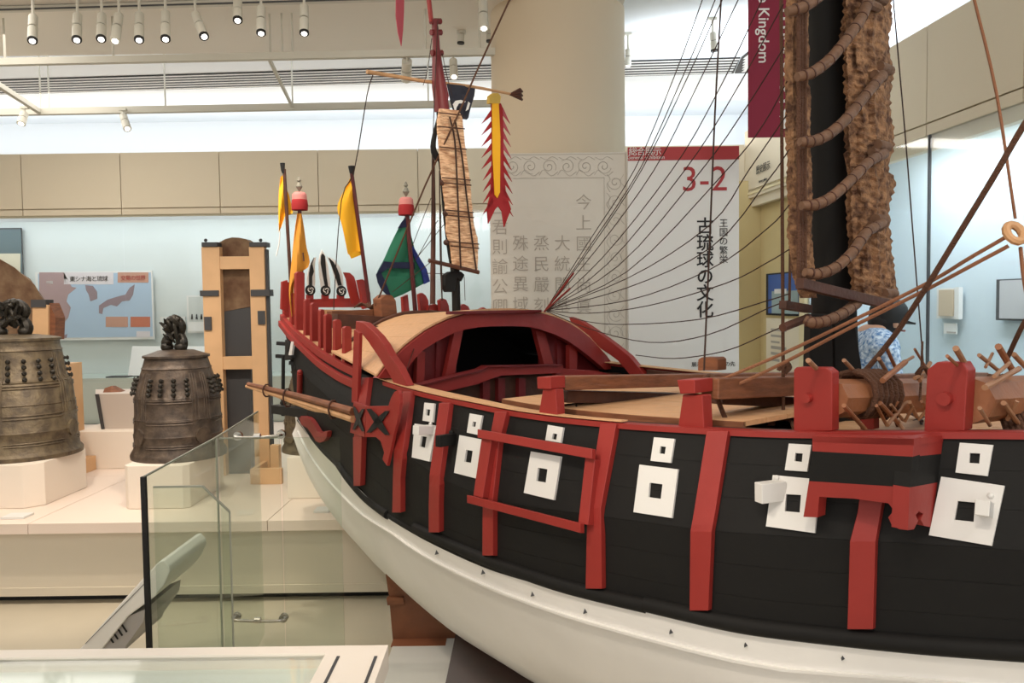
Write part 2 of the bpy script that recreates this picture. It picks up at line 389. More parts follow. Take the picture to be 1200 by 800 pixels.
# ---- back wall case
zc0 = P(300, 441, BY).z
cs = empty('wall_display_case', (-2.6, BY, zp), 'long glazed wall case with pale lining behind the bells', 'display case')
M().box(-7.4, 2.3, 8.60, 8.64, zc0, 2.52).build('back_lining', CASEW, cs)
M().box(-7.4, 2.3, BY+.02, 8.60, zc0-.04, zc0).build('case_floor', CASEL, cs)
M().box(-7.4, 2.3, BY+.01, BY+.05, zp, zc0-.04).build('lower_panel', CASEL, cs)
M().box(-7.4, 2.3, BY+.1, 8.60, 2.66, 2.70).build('case_top', CASEW, cs)
gj = [-7.35]+[P(x, 330, BY).x for x in (-88, 27, 146, 261, 376, 492, 608, 725, 842)]+[2.28]
for a, b in zip(gj, gj[1:]):
    M().box(a+.004, b-.004, BY+.004, BY+.012, zc0, 2.515).build('glass_pane', GLASST, cs)
# map board
def quadbox(m, x0, y0, x1, y1, Y, t):
    ym = (y0+y1)/2; a, b = P(x0, y1, Y), P(x1, y0, Y)
    return m.box(P(x0, ym, Y).x, P(x1, ym, Y).x, Y-t, Y, a.z, b.z)
Ym = 8.56
mp = empty('map_board', P(112, 398, Ym), 'white framed map of the sea and islands inside the wall case', 'map')
quadbox(M(), 44, 317, 180.5, 399, Ym, .02).build('frame', WHTP, mp)
SEA = mat('map_sea', (168, 188, 208), .7); LAND = mat('map_land', (166, 140, 140), .7); LND2 = mat('map_islands', (140, 122, 128), .7)
OCH = mat('map_inset', (188, 110, 84), .7); OC2 = mat('map_inset_pale', (188, 142, 122), .7); PALE = mat('map_caption', (214, 206, 208), .7)
quadbox(M(), 46, 319, 178, 396, Ym-.02, .003).build('sea', SEA, mp)
def flat(name, pts, m, par, Y=Ym-.023, t=.002): return M().prism([P(x, y, Y) for x, y in pts], (0, -t, 0)).build(name, m, par)
flat('land', [(46,319),(75,319),(84,336),(90,337),(80,345),(78,353),(83,360),(80,372),(70,385),(66,396),(46,396)], LAND, mp)
flat('peninsula', [(100,334),(109,335),(114,342),(114,350),(106,353),(104,345),(101,340)], LND2, mp)
flat('island', [(116,358),(126,351),(139,347),(147,345),(152,337),(158,333),(156,345),(152,352),(143,353),(137,359),(130,357),(121,361),(120,368),(116,367)], LND2, mp)
flat('island', [(73,394),(79,391),(78,396),(73,396)], LND2, mp)
flat('title_strip', [(75,319),(133,319),(133,333),(75,333)], PALE, mp)
flat('title_strip', [(138,319),(174,319),(174,331),(138,331)], OC2, mp)
flat('inset_picture', [(124,371),(150,371),(150,383),(124,383)], OC2, mp)
flat('inset_picture', [(153,371),(176,371),(176,383),(153,383)], OCH, mp)
flat('legend', [(160,388),(176,388),(176,395),(160,395)], PALE, mp)
text('東シナ海と琉球', .062, P(104, 327, Ym-.027), X_, Z_, INK, 'lettering', mp, sp=.85)
text('交易の世界', .058, P(156, 326, Ym-.027), X_, Z_, REDI, 'lettering', mp, sp=.8)
text('中国', .035, P(58, 331, Ym-.027), X_, Z_, WHTP, 'lettering', mp)
def wframe(name, x0, y0, x1, y1, label, cat, fm, im, Y=Ym, inner=1.5, group=None):
    e = empty(name, P((x0+x1)/2, y1, Y), label, cat, group)
    quadbox(M(), x0, y0, x1, y1, Y, .02).build('frame', fm, e)
    quadbox(M(), x0+inner, y0+inner, x1-inner, y1-inner, Y-.02, .003).build('sheet', im, e); return e
e = wframe('caption_card', 220, 346, 240, 390, 'white caption card with three small figures, left of the tall stele frame', 'card', WHTP, mat('card_grey', (196, 200, 196), .7))
for x in (225, 230.5, 236): M().tube([P(x, 374, Ym-.026), P(x, 368, Ym-.026)], [.012, .006], 6).build('figure', INK, e)
flat('text_band', [(221,377),(239,377),(239,388),(221,388)], WHTP, e)
e = wframe('dark_scroll_picture', -30, 267, 27.5, 352, 'dark grey mounted picture with a cream sheet, behind the left bell', 'picture', GREYD, mat('slate_mount', (92, 108, 112), .7))
flat('sheet_cream', [(-20,297),(24,297),(24,350),(-20,350)], mat('cream_sheet', (206, 198, 176), .8), e)
e = wframe('pale_card', 189, 371, 218, 391, 'small pale blank card above the dark bell, inside the wall case', 'card', WHTP, CASEW)
e = wframe('red_header_sign', 462, 312, 490, 317, 'small narrow red sign inside the case beside the green banner', 'sign', PCR, mat('sign_salmon', (190, 120, 104), .7))
# reading desk with white slope
Yd = 8.25
rd = empty('reading_desk', P(195, 440, Yd), 'white sloping caption board at the foot of the wall case, behind the dark bell', 'board')
M().hexa([P(150,440,Yd-.1), P(240,440,Yd-.1), P(240,440,Yd+.1), P(150,440,Yd+.1)], [P(155,405.5,Yd+.05), P(240,405.5,Yd+.05), P(240,405.5,Yd+.1), P(155,405.5,Yd+.1)]).build('slope', WHTP, rd)
M().box(P(126,440,8.1).x, P(150,440,8.1).x, 8.06, 8.2, zc0, zc0+.012).build('ledge', GREYD, rd)
for k, (x0, y0, x1, y1) in enumerate([(88,442,101,482)]):
    pass
# ------------------------------------------------------------------ plinths and bells
def plinth(name, x0, x1, ytop, ybot, depth, label, ch=.0, zfoot=None, Yf=None):
    zf = zp if zfoot is None else zfoot
    Yf = PZ((x0+x1)/2, ybot, zf).y if Yf is None else Yf
    a = P(x0, ytop, Yf); b = P(x1, ytop, Yf+depth-ch); c = ch
    poly = [(a.x+c, Yf), (b.x-c, Yf), (b.x, Yf+c), (b.x, Yf+depth-c), (b.x-c, Yf+depth), (a.x+c, Yf+depth), (a.x, Yf+depth-c), (a.x, Yf+c)] if c else [(a.x, Yf), (b.x, Yf), (b.x, Yf+depth), (a.x, Yf+depth)]
    o = M().prism([(x, y, zf+.001) for x, y in poly], (0, 0, a.z-zf)).build(name, PLIN, bevel=.004)
    tag(o, label, 'plinth', 'cream plinths on the platform'); return Yf, a.z
def bell(x, zb, Y, prof, m, label, knobrows, rot):
    """prof: list of (radius, height); local origin on the rim plane"""
    e = empty('bronze_bell', (x, Y, zb), label, 'bell', 'bronze bells on cream plinths')
    L = Vector((x, Y, zb))
    M().lathe(prof, L, 56).build('bell_body', m, e, smooth=True)
    pr = crom([(z, r) for r, z in prof[1:-3]])
    zk0, zk1, rows = knobrows
    kn = M()
    for pnl in range(4):
        for c in range(4):
            a = math.radians(-90+pnl*90+(c-1.5)*17+rot)
            for r in range(rows):
                z = zk0+(zk1-zk0)*r/(rows-1); rr = pr(z)
                u = Vector((math.cos(a), math.sin(a), 0))
                kn.tube([L+u*(rr-.005)+Vector((0,0,z)), L+u*(rr+.018)+Vector((0,0,z)), L+u*(rr+.02)+Vector((0,0,z)), L+u*(rr+.030)+Vector((0,0,z))], [.008, .007, .015, .006], 6)
    o = kn.build('boss_knobs', BRD, e, smooth=True); o['kind'] = 'stuff'
    rb = M()                                              # raised straps and framed panels
    H = prof[-1][1]
    def ring(z, a0, a1, t=.006):
        n = 14
        rb.tube([L+Vector((math.cos(a0+(a1-a0)*i/n), math.sin(a0+(a1-a0)*i/n), 0))*(pr(z)+.001)+Vector((0,0,z)) for i in range(n+1)], t, 5)
    for pnl in range(4):
        c = math.radians(-90+pnl*90+rot); hw = math.radians(31)
        for z in (zk0-.035, zk0-.05, H*.36, H*.335, H*.14, H*.12): ring(z, c-hw, c+hw, .005)
        for sgn in (-1, 1):
            for q in (.0, .07, .14):
                a = c+sgn*(hw+q+.02)
                rb.tube([L+Vector((math.cos(a), math.sin(a), 0))*(pr(z)+.001)+Vector((0,0,z)) for z in [H*.36+(zk1+.04-H*.36)*i/8 for i in range(9)]], .0045, 5)
        a = c+math.radians(45)
        rr = pr(H*.22)
        u = Vector((math.cos(a), math.sin(a), 0)); t = Vector((-u.y, u.x, 0))
        dd = M(); dd.prism([L+u*(rr+.006)+t*(.05*math.cos(k*math.pi/6))+Vector((0,0,H*.22+.05*math.sin(k*math.pi/6))) for k in range(12)], u*-.02)
        dd.build('striking_seat', m, e)
    rb.build('raised_bands', m, e, smooth=True)
    return e, L
def wob(m, L, seed, sx, sz, mtl, e, name='dragon_loop'):
    rnd = random.Random(seed)
    mm = M()
    for sgn in (-1, 1):
        mm.tube([L+Vector((sgn*sx*.75, 0, 0)), L+Vector((sgn*sx*.95, -.01, sz*.25)), L+Vector((sgn*sx*.55, .01, sz*.5)), L+Vector((sgn*sx*.8, 0, sz*.75)), L+Vector((sgn*sx*.25, 0, sz*.95)), L+Vector((0, 0, sz*.85))], [.028, .034, .028, .03, .026, .02], 8, 4)
        mm.ball(L+Vector((sgn*sx*.8, -.02, sz*.12)), .038, 8, .8)
        for k in range(5):
            q = L+Vector((sgn*sx*(.5+.4*rnd.random()), -.03, sz*(.2+.7*rnd.random())))
            mm.tube([q, q+Vector((sgn*.03*rnd.random(), -.02, .03))], [.012, .003], 5)
    mm.ball(L+Vector((0, 0, sz*.92)), .03, 8, 1.2); mm.ball(L+Vector((0, .0, sz*.5)), sx*.55, 8, 1.1)
    for k in range(9):
        a0 = L+Vector((sx*rnd.uniform(-.8, .8), -.035, sz*rnd.uniform(.1, .9))); a1 = L+Vector((sx*rnd.uniform(-.9, .9), -.045, sz*rnd.uniform(.2, 1)))
        mm.tube([a0, (a0+a1)/2+Vector((0, -.02, .01)), a1], [.013, .011, .005], 6, 3)
    return mm.build(name, mtl, e, smooth=True)
Y1, zt1 = plinth('plinth', -62, 101, 546, 596, .62, 'cream chamfered plinth under the large left bell', .08)
b1x = P(24, 500, Y1+.36).x; Yb = Y1+.36; sc1 = Yb/F_PX
pr1 = [(.001,0),(65,0),(65.5,7),(64,10),(62,13),(60.5,30),(60.2,45),(61,47),(60,49),(59,90),(58.2,92),(59,94),(58,96),(56,128),(54.8,130),(55.3,132),(54,133),(51,138),(46.5,180),(46,184),(47,185),(45.5,187),(44.5,194),(44.5,201),(46,202),(46,206),(40,208),(20,212),(.02,213)]
def prs(pr, sc, k=1.0): return [(r*sc, z*sc*k) for r, z in pr]
e1, L1 = bell(b1x, zt1+.001, Yb, prs(pr1, sc1, .665), BRONZE, 'large bronze bell at the left edge of the photo, in front of a brown stone', (137*sc1*.665, 168*sc1*.665, 4), 46)
wob(None, L1+Vector((-.01, 0, 213*sc1*.665-.01)), 3, .09, .21, BRD, e1)
Y2, zt2 = plinth('plinth', 143, 262, 546, 596, .60, 'cream plinth under the dark bronze bell, half behind the glass barrier', .03)
Yb2 = Y2+.32; sc2 = Yb2/F_PX
pr2 = [(.001,0),(53,0),(53.5,5),(52,9),(49.5,14),(48.7,24),(48.5,33),(49.5,35),(48.5,37),(47.8,58),(48.5,59),(47.5,61),(47,88),(47.5,89.5),(46.5,91),(43.5,108),(40,122),(38,130),(38.8,131.5),(37.4,133),(36,139),(34.5,146),(37,147),(37,150),(31,152),(20,157),(.02,159)]
e2, L2 = bell(P(209.5, 500, Yb2).x, zt2+.001, Yb2, prs(pr2, sc2, .79), BRONZ2, 'dark bronze bell in the middle, between the box plinth and the tall stele frame', (96*sc2*.79, 116*sc2*.79, 4), 9)
wob(None, L2+Vector((-.005, 0, 156*sc2*.79)), 5, .05, .2, BRD, e2)
Y3, zt3 = plinth('plinth', 336, 400, 536, 584, .5, 'cream plinth under the stern of the ship', .0)
pr3 = prs(pr2, sc2*.8, .8)
e3, L3 = bell(P(372, 500, Y3+.26).x, zt3+.001, Y3+.26, pr3, BRONZE, 'bronze bell mostly hidden behind the stern of the ship', (.28, .34, 4), 5)
wob(None, L3+Vector((0, 0, .50)), 6, .05, .14, BRD, e3)
Yq, ztq = plinth('plinth', 84, 205, 506, 549, .5, 'cream plinth carrying the grey box, between the two bells')
tag(M().box(P(98,540,Yq-.05).x, P(109,540,Yq-.05).x, Yq-.3, Yq-.01, zp+.001, zp+.1).build('wooden_block', LBOX), 'small birch block on the platform beside the left bell plinth', 'block')
Yx = Yq+.12
bxr = empty('sloping_box', P(136, 504, Yx), 'pale grey flared box with a dark edge, on the plinth between the bells', 'box')
a = [P(120,504,Yx), P(176,504,Yx), P(176,504,Yx+.25), P(120,504,Yx+.25)]; b = [P(112,461.5,Yx-.04), P(178,461.5,Yx-.04), P(178,461.5,Yx+.3), P(112,461.5,Yx+.3)]
for p in a: p.z = ztq+.001
for p in b: p.z = b[0].z
M().hexa(a, b).build('box_body', mat('pale_grey', (196, 184, 174), .7), bxr)
M().prism([P(112,461.5,Yx-.045), P(116,461.5,Yx-.045), P(123,503.5,Yx-.005), P(119.5,503.5,Yx-.005)], (0, -.01, 0)).build('edge_strip', GREYD, bxr)
fr = M().loft([[P(x, y, Yx+.05)+Vector((0, dy, 0)) for x, y, dy in r] for r in ([(120,461.2,0),(130,461.2,0),(141,461.2,0)], [(121,455,.02),(128,452.5,.03),(140,460,.02)], [(122,455,.08),(128,453,.09),(140,460,.08)], [(120,461.2,.12),(130,461.2,.12),(141,461.2,.12)])])
tag(fr.build('wood_fragment', WOOD), 'broken brown wooden fragment lying on the grey box', 'fragment')
# stone stele behind the left bell
Ys = 5.55
ss = empty('stone_stele', P(25, 560, Ys), 'big rough brown stone behind the left bell', 'stone')
LOC[ss.name].z = zp; ss.location.z = zp
pts = [(-60,430),(62,430),(62,375),(56,356),(47,345),(41,336),(35,328),(25,321),(17,314),(10,309),(0,304),(-14,300),(-40,305),(-60,330)]
rows = []
for k in range(5):
    rr = []
    for i, (x, y) in enumerate(pts):
        q = P(x, y, Ys+k*.05); q += Vector((noise.noise(Vector((i*.9, k*.7, 1)))*.02, 0, noise.noise(Vector((i*.9, k*.7, 5)))*.025)); rr.append(q)
    rows.append(rr)
mm = M(); mm.loft(rows, True)
for r, fl_ in ((0, 0), (4, 1)): mm.f.append(tuple(range(r*len(pts), (r+1)*len(pts))))
mm.build('stone', STONE, ss)
M().prism([P(38,398,Ys-.06), P(56.5,398,Ys-.06), P(56.5,357,Ys-.06), P(38,358,Ys-.06)], (0, .05, 0)).build('support_board', LBOX, ss)
M().prism([P(36,360,Ys-.07), P(53,360,Ys-.07), P(53,351,Ys-.07), P(36,351,Ys-.07)], (0, .1, 0)).build('bracket', GREYD, ss)
M().prism([P(57,398,Ys-.04), P(64,398,Ys-.04), P(65,372,Ys-.04), P(58,355,Ys-.04)], (0, .12, 0)).build('side_board', WOOD, ss)
q0 = P(-62, 430, Ys-.05); q1 = P(64, 430, Ys-.05)
M().box(q0.x, q1.x, Ys-.05, Ys+.3, zp+.001, q0.z).build('stand', LBOX, ss)
# tall stele frame
Yt = 5.45
g = empty('stele_frame', (P(277, 560, Yt).x, Yt, zp), 'tall birch frame with dark brackets holding an arched brown stele', 'frame')
def gb(x0, y0, x1, y1, m, name, t=.06, dy=0, zf=False):
    a, b = P(x0, y1, Yt+dy), P(x1, y0, Yt+dy); ym = min(360, (y0+y1)/2)
    return M().box(P(x0, ym, Yt+dy).x, P(x1, ym, Yt+dy).x, Yt+dy, Yt+dy+t, zp+.001 if zf else a.z, b.z).build(name, m, g, bevel=.002)
gb(238, 289, 259, 560, LBOX, 'post', zf=True); gb(293.5, 289, 311, 560, LBOX, 'post', zf=True)
gb(254, 300, 294, 315.5, LBOX, 'rail', .05, .005); gb(256, 417.5, 296, 433, LBOX, 'rail', .05, .005)
gb(236, 283.5, 254.5, 289, GREYD, 'bracket', .09, -.012); gb(292, 283.5, 312, 289, GREYD, 'bracket', .09, -.012)
gb(234, 340, 256, 347, GREYD, 'bracket', .09, -.012); gb(293.5, 339, 316, 347, GREYD, 'bracket', .09, -.012)
gb(238.5, 371, 247, 387, GREYD, 'bracket', .02, -.012); gb(301.5, 364, 310, 380, GREYD, 'bracket', .02, -.012)
for x in (241, 305.5): M().ball(P(x, 281.5, Yt+.03), .012, 6).build('finial', GREYD, g)
M().prism([P(x, y, Yt+.07) for x, y in [(255,350),(294,350),(294,284),(288,280),(280,278.3),(272,278),(264,280),(255,285)]]+[], (0, .1, 0)).build('stele_top', STONE, g)
M().prism([P(x, y, Yt+.065) for x, y in [(256,366),(294,359),(294,349),(255,349)]], (0, .1, 0)).build('stele_face', STONE, g)
M().prism([P(x, y, Yt+.068) for x, y in [(256,366),(294,359.5),(294,560),(256,560)]], (0, .12, 0)).build('dark_board', GREYD, g)
gb(311.5, 292, 315, 545, GREYD, 'side_strut', .04, .02)
M().box(P(298,560,Yt-.2).x, P(334,560,Yt-.2).x, Yt-.28, Yt-.24, zp+.001, zp+.1).build('foot_board', LBOX, g)
M().box(P(298,560,Yt-.2).x, P(303,560,Yt-.2).x, Yt-.24, Yt, zp+.001, zp+.1).build('foot_board', LBOX, g)
M().box(P(312,560,Yt-.2).x, P(322,560,Yt-.2).x, Yt-.10, Yt-.04, zp+.001, zp+.22).build('foot_post', LBOX, g)
tag(M().box(P(0,600,YP+.1).x, P(27,600,YP+.1).x, YP+.1, YP+.2, zp+.001, zp+.012).build('caption_plate', WHTP), 'small white caption plate on the platform below the left bell', 'card')
tag(M().box(P(367,590,YP+.15).x, P(385,590,YP+.15).x, YP+.15, YP+.25, zp+.001, zp+.012).build('caption_plate', WHTP), 'small white caption plate on the platform by the ship hull', 'card')
# ------------------------------------------------------------------ glass barrier
zgl = 1.1
gbr = empty('glass_barrier', (-1.1, 2.8, 0), 'frameless glass barrier with steel clips, left of the ship', 'barrier')
A = PZ(171, 558, zgl); B = PZ(253.5, 513, zgl); C = PZ(303, 482, zgl)
def pane(a, b, z0, z1, name='glass_pane', ch=0, edge=True):
    a = Vector(a); b = Vector(b); d = (b-a).normalized(); nrm = Vector((-d.y, d.x, 0))*.008
    poly = [(a.x, a.y, z0), (b.x, b.y, z0)]+([(b.x, b.y, z1-ch), (b.x-d.x*ch, b.y-d.y*ch, z1)] if ch else [(b.x, b.y, z1)])+[(a.x, a.y, z1)]
    o = M().prism(poly, nrm).build(name, GLASSG, gbr)
    if not edge: return o
    ed = M(); top = poly[2:]
    for p, q in zip(top, top[1:]): ed.tube([Vector(p)+nrm/2, Vector(q)+nrm/2], .004, 4)
    ed.build('polished_edge', EDGE, gbr); return o
pane(A, B-(B-A).normalized()*.006, .02, zgl); pane(B, C, .02, zgl)
M().beam((A.x-.006, A.y-.003, .02), (A.x-.006, A.y-.003, zgl), .014, .014, up=(0, 1, 0)).build('edge_seal', BLACKP, gbr)
M().tube([(B.x, B.y, .02), (B.x, B.y, zgl)], .004, 5).build('joint_seal', EDGE, gbr)
YA = A.y+.03
p1 = P(237, 570, YA); p2 = P(268.5, 600, YA); zz = p1.z
pane((A.x+.006, YA, 0), (p2.x, YA, 0), .02, zz, ch=p2.x-p1.x)
M().tube([(p2.x, YA+.004, .02), (p2.x, YA+.004, P(268, 600, YA).z)], .003, 5).build('polished_edge', EDGE, gbr)
YB = B.y+.01
p3 = P(328, 511, YB); p4 = P(398, 511, YB)
pane((B.x+.006, YB, 0), (p3.x-.003, YB, 0), .02, zgl-.004); pane((p3.x+.003, YB, 0), (p4.x, YB, 0), .02, zgl-.004, edge=False)
def clip(x0, x1, y, Y, bend):
    a, b = P(x0, y+bend, Y-.04), P(x1, y, Y-.04); m = (a+b)/2
    o = M().tube([a+Vector((0, .03, 0)), a, m+Vector((0, 0, -.004)), b, b+Vector((0, .035, 0))], .0055, 8, 3).build('clip_bar', METAL, gbr, smooth=True)
    for q in (a, b): M().tube([q+Vector((0, .02, 0)), q+Vector((0, .038, 0))], .017, 14).build('clip_disc', METAL, gbr)
    M().tube([m+Vector((-.012, 0, 0)), m+Vector((.012, 0, 0))], .011, 10).build('clip_collar', METAL, gbr)
clip(276, 327, 510, YB, 2); clip(274, 330, 727, YB, -1)
# ------------------------------------------------------------------ information kiosk, table case, pedestal
Yk = 3.25
kk = empty('information_kiosk', P(140, 800, Yk), 'light grey leaning touch screen kiosk behind the glass barrier', 'kiosk')
kk.location.z = 0; LOC[kk.name].z = 0
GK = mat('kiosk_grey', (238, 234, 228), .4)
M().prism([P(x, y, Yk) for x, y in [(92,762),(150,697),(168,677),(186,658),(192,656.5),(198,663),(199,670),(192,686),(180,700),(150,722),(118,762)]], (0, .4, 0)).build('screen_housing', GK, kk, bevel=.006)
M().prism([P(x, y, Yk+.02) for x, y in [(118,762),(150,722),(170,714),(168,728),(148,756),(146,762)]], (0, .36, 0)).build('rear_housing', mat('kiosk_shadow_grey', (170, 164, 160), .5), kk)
for i in range(4): M().beam(P(127+i*5.2, 744-i*4.2, Yk+.012), P(133+i*5.2, 753-i*4.2, Yk+.012), .005, .005).build('vent_slot', BLACKP, kk)
M().tube([P(100, 754, Yk-.002), P(170, 683, Yk-.002)], .0015, 4).build('seam', GREYD, kk)
q = P(128, 760, Yk+.2); M().box(q.x-.05, q.x+.05, Yk+.14, Yk+.26, .015, q.z).build('stand_post', GK, kk)
M().box(q.x-.2, q.x+.2, Yk+.02, Yk+.38, 0, .015).build('base_plate', GK, kk)
zt_ = .9
tb = empty('table_case', (-1.2, 1.3, 0), 'white table case with a pale green glass top in the foreground', 'display case')
c = [PZ(-400, 755, zt_), PZ(455, 755.5, zt_)]
Yfar = c[1].y; Xr = c[1].x; TG = mat('table_white', (236, 226, 214), .5)
gl = [PZ(12, 770.5, zt_), PZ(378.5, 771, zt_), PZ(374, 801, zt_)]
gx0, gx1, gy = gl[0].x, gl[1].x, gl[0].y
M().box(-2.4, Xr, gy, Yfar, zt_-.05, zt_).build('top_frame', TG, tb)
M().box(gx1, Xr, .6, gy, zt_-.05, zt_).build('top_frame', TG, tb); M().box(-2.4, gx0-.09, .6, gy, zt_-.05, zt_).build('top_frame', TG, tb)
M().box(gx0-.09, gx1, .6, gy, zt_-.012, zt_-.004).build('glass_top', GLASS, tb)
M().box(gx0-.09, gx1, .6, gy, zt_-.04, zt_-.03).build('case_bed', mat('pale_green', (228, 233, 226), .7), tb)
M().box(-2.36, Xr-.03, .64, Yfar-.03, 0, zt_-.06).build('cabinet', TG, tb)
for x in (396.5, 440.5):
    a = PZ(x, 769, zt_); b = PZ(x-4, 801, zt_)
    M().box(a.x-.003, a.x+.003, .7, a.y, zt_, zt_+.0012).build('slot', GREYD, tb)
pd = tag(M().box(-.56, 1.5, 2.5, 3.8, .001, .056).build('ship_plinth', WHTP, bevel=.003), 'low white plinth on the floor under the ship stands', 'plinth')
# ------------------------------------------------------------------ pillar and text panels
pc = Vector((.318, 5.32, 0))
st(M().lathe([(.43, 0), (.43, 3.46)], pc, 64).build('pillar', mat('pillar_plaster', (206, 190, 164), .7), smooth=True))
Yp = 4.6
tp = empty('calligraphy_panel', (P(650, 400, Yp).x, Yp, 0), 'pale translucent panel with grey engraved calligraphy and scroll border', 'panel')
a, b = P(573, 181, Yp), P(734.5, 178, Yp)
M().box(a.x, b.x, Yp, Yp+.012, .05, b.z).build('board', FROST, tp)
M().box(a.x, a.x+.05, Yp+.02, Yp+.1, .0, b.z).build('upright', WHTP, tp)
M().box(a.x, b.x, Yp-.02, Yp+.04, 0, .05).build('foot_rail', METAL, tp)
cols = [(684, 238, '今上國王尚眞', 24.3), (659, 286, '大統開基', 24.3), (634.5, 286, '烝民嚴刻', 24.3), (610, 286, '殊途異域', 24), (586, 244, '三君則諭公卿', 23.2)]
for x, y0, s, stp in cols:
    for i, ch in enumerate(s):
        text(ch, 19.5*Yp/F_PX, P(x, y0+i*stp, Yp-.002), X_, Z_, GREYI, 'character', tp, bold=-.0006)
def spiral(cx, cy, r, turns, a0, dirn, n=26):
    return [P(cx+dirn*r*(1-t*.86)*math.cos(a0+turns*2*math.pi*t), cy+r*(1-t*.86)*math.sin(a0+turns*2*math.pi*t), Yp-.002) for t in [i/n for i in range(n+1)]]
sbm = M()
for i in range(6):
    x = 600+i*21.5; y = 195
    sbm.tube(spiral(x, y, 9, 1.6, i*1.3, 1 if i % 2 else -1), .0016, 4); sbm.tube([P(x-11, 205, Yp-.002), P(x-6, 199, Yp-.002), P(x+3, 206, Yp-.002), P(x+11, 201, Yp-.002)], .0014, 4, 4)
    sbm.tube([P(x-10, 184, Yp-.002), P(x-3, 187, Yp-.002), P(x+4, 183.5, Yp-.002), P(x+11, 187, Yp-.002)], .0014, 4, 4)
for i in range(10):
    x = 721; y = 214+i*22
    sbm.tube(spiral(x, y, 9, 1.5, i*1.9, 1 if i % 2 else -1), .0016, 4); sbm.tube([P(711, y-10, Yp-.002), P(715, y-4, Yp-.002), P(711, y+3, Yp-.002), P(715, y+11, Yp-.002)], .0014, 4, 4)
    sbm.tube([P(731, y-10, Yp-.002), P(727, y-2, Yp-.002), P(732, y+5, Yp-.002)], .0014, 4, 4)
for pl in ([(592,181.5),(732,180)], [(592,209),(708,208)], [(708,208),(709,440)], [(733,180),(734,440)]): sbm.tube([P(x, y, Yp-.002) for x, y in pl], .0013, 4)
sbm.build('scroll_border', GREYI, tp)
wp = empty('section_panel', (P(800, 400, Yp).x, Yp-.03, 0), 'tall white section panel with a red band and 3-2 heading', 'panel')
Yw = Yp-.03
a, b = P(735.5, 172, Yw), P(866, 171, Yw)
M().box(a.x, b.x, Yw, Yw+.03, 0, b.z).build('board', WHTP, wp)
M().box(a.x, b.x, Yw-.003, Yw, P(800, 187.5, Yw).z, b.z).build('red_band', mat('band_red', (168, 52, 54), .6), wp)
text('総合展示', .05, P(756, 178, Yw-.005), X_, Z_, WHTP, 'lettering', wp, sp=.8); text('General exhibition', .028, P(757, 184.5, Yw-.005), X_, Z_, WHTP, 'lettering', wp)
text('3-2', 40.5*Yw/F_PX, P(825.5, 211, Yw-.002), X_, Z_, REDI, 'lettering', wp, sp=1.03)
for i, ch in enumerate('古琉球の文化'): text(ch, 20.5*Yw/F_PX, P(826.3, 266+i*19.6, Yw-.002), X_, Z_, INK, 'lettering', wp, bold=.0012)
for i, ch in enumerate('王国の繁栄'): text(ch, 10.5*Yw/F_PX, P(848, 262+i*10.6, Yw-.002), X_, Z_, INK, 'lettering', wp)
text('展示室案内 この先', .03, P(836, 427, Yw-.002), X_, Z_, INK, 'lettering', wp)
# red hanging banner
Yn = 4.1
hb = empty('hanging_banner', P(905, 0, Yn), 'dark red hanging banner with white lettering above the section panel', 'banner')
a, b = P(877, 161, Yn), P(948, 160, Yn)
M().box(a.x, b.x, Yn, Yn+.008, a.z, 3.4).build('cloth', MAROON, hb)
M().tube([(a.x-.01, Yn+.004, 3.41), (b.x+.01, Yn+.004, 3.41)], .012, 8).build('hanging_rod', METAL, hb)
for x in (a.x+.02, b.x-.02): M().tube([(x, Yn+.004, 3.41), (x, Yn+.004, 3.62)], .003, 5).build('wire', METAL, hb)
text('the Kingdom', 17.5*Yn/F_PX, P(894.5, 27, Yn-.003), -Z_, X_, WHTP, 'lettering', hb, bold=.0006)
for i, ch in enumerate('王国の文化'): text(ch, 26*Yn/F_PX, P(926, 140-(4-i)*29, Yn-.003), X_, Z_, WHTP, 'lettering', hb, bold=.002)
# blue poster in the niche
bp_ = empty('blue_poster', PR(918, 368, .10), 'blue and white landscape poster on the niche wall right of the panel', 'poster')
def pq(x0, y0, x1, y1, off, t, m, name, par):
    a, b = PR(x0, y1, off), PR(x1, y0, off)
    return rbox(M(), b.y, a.y, a.z, b.z, off-t, off).build(name, m, par)
pq(899.5, 317, 939, 369, .115, .012, BLACKP, 'frame', bp_); pq(901, 319, 937, 367, .102, .003, mat('sky_blue', (58, 92, 160), .6), 'picture', bp_)
pq(905, 340, 936, 367, .098, .003, mat('misty_green', (150, 168, 168), .7), 'picture_lower', bp_); pq(908, 338, 922, 344, .095, .002, WHTP, 'cloud', bp_)
tc_ = empty('text_sheet', PR(918, 440, .10), 'pale printed text sheet below the blue poster', 'sheet'); pq(899, 374, 938, 450, .115, .006, mat('cream_paper', (226, 214, 190), .8), 'paper', tc_)
for i in range(6): pq(904, 386+i*7, 922-(i % 3)*4, 387.3+i*7, .108, .002, GREYI, 'text_line', tc_)
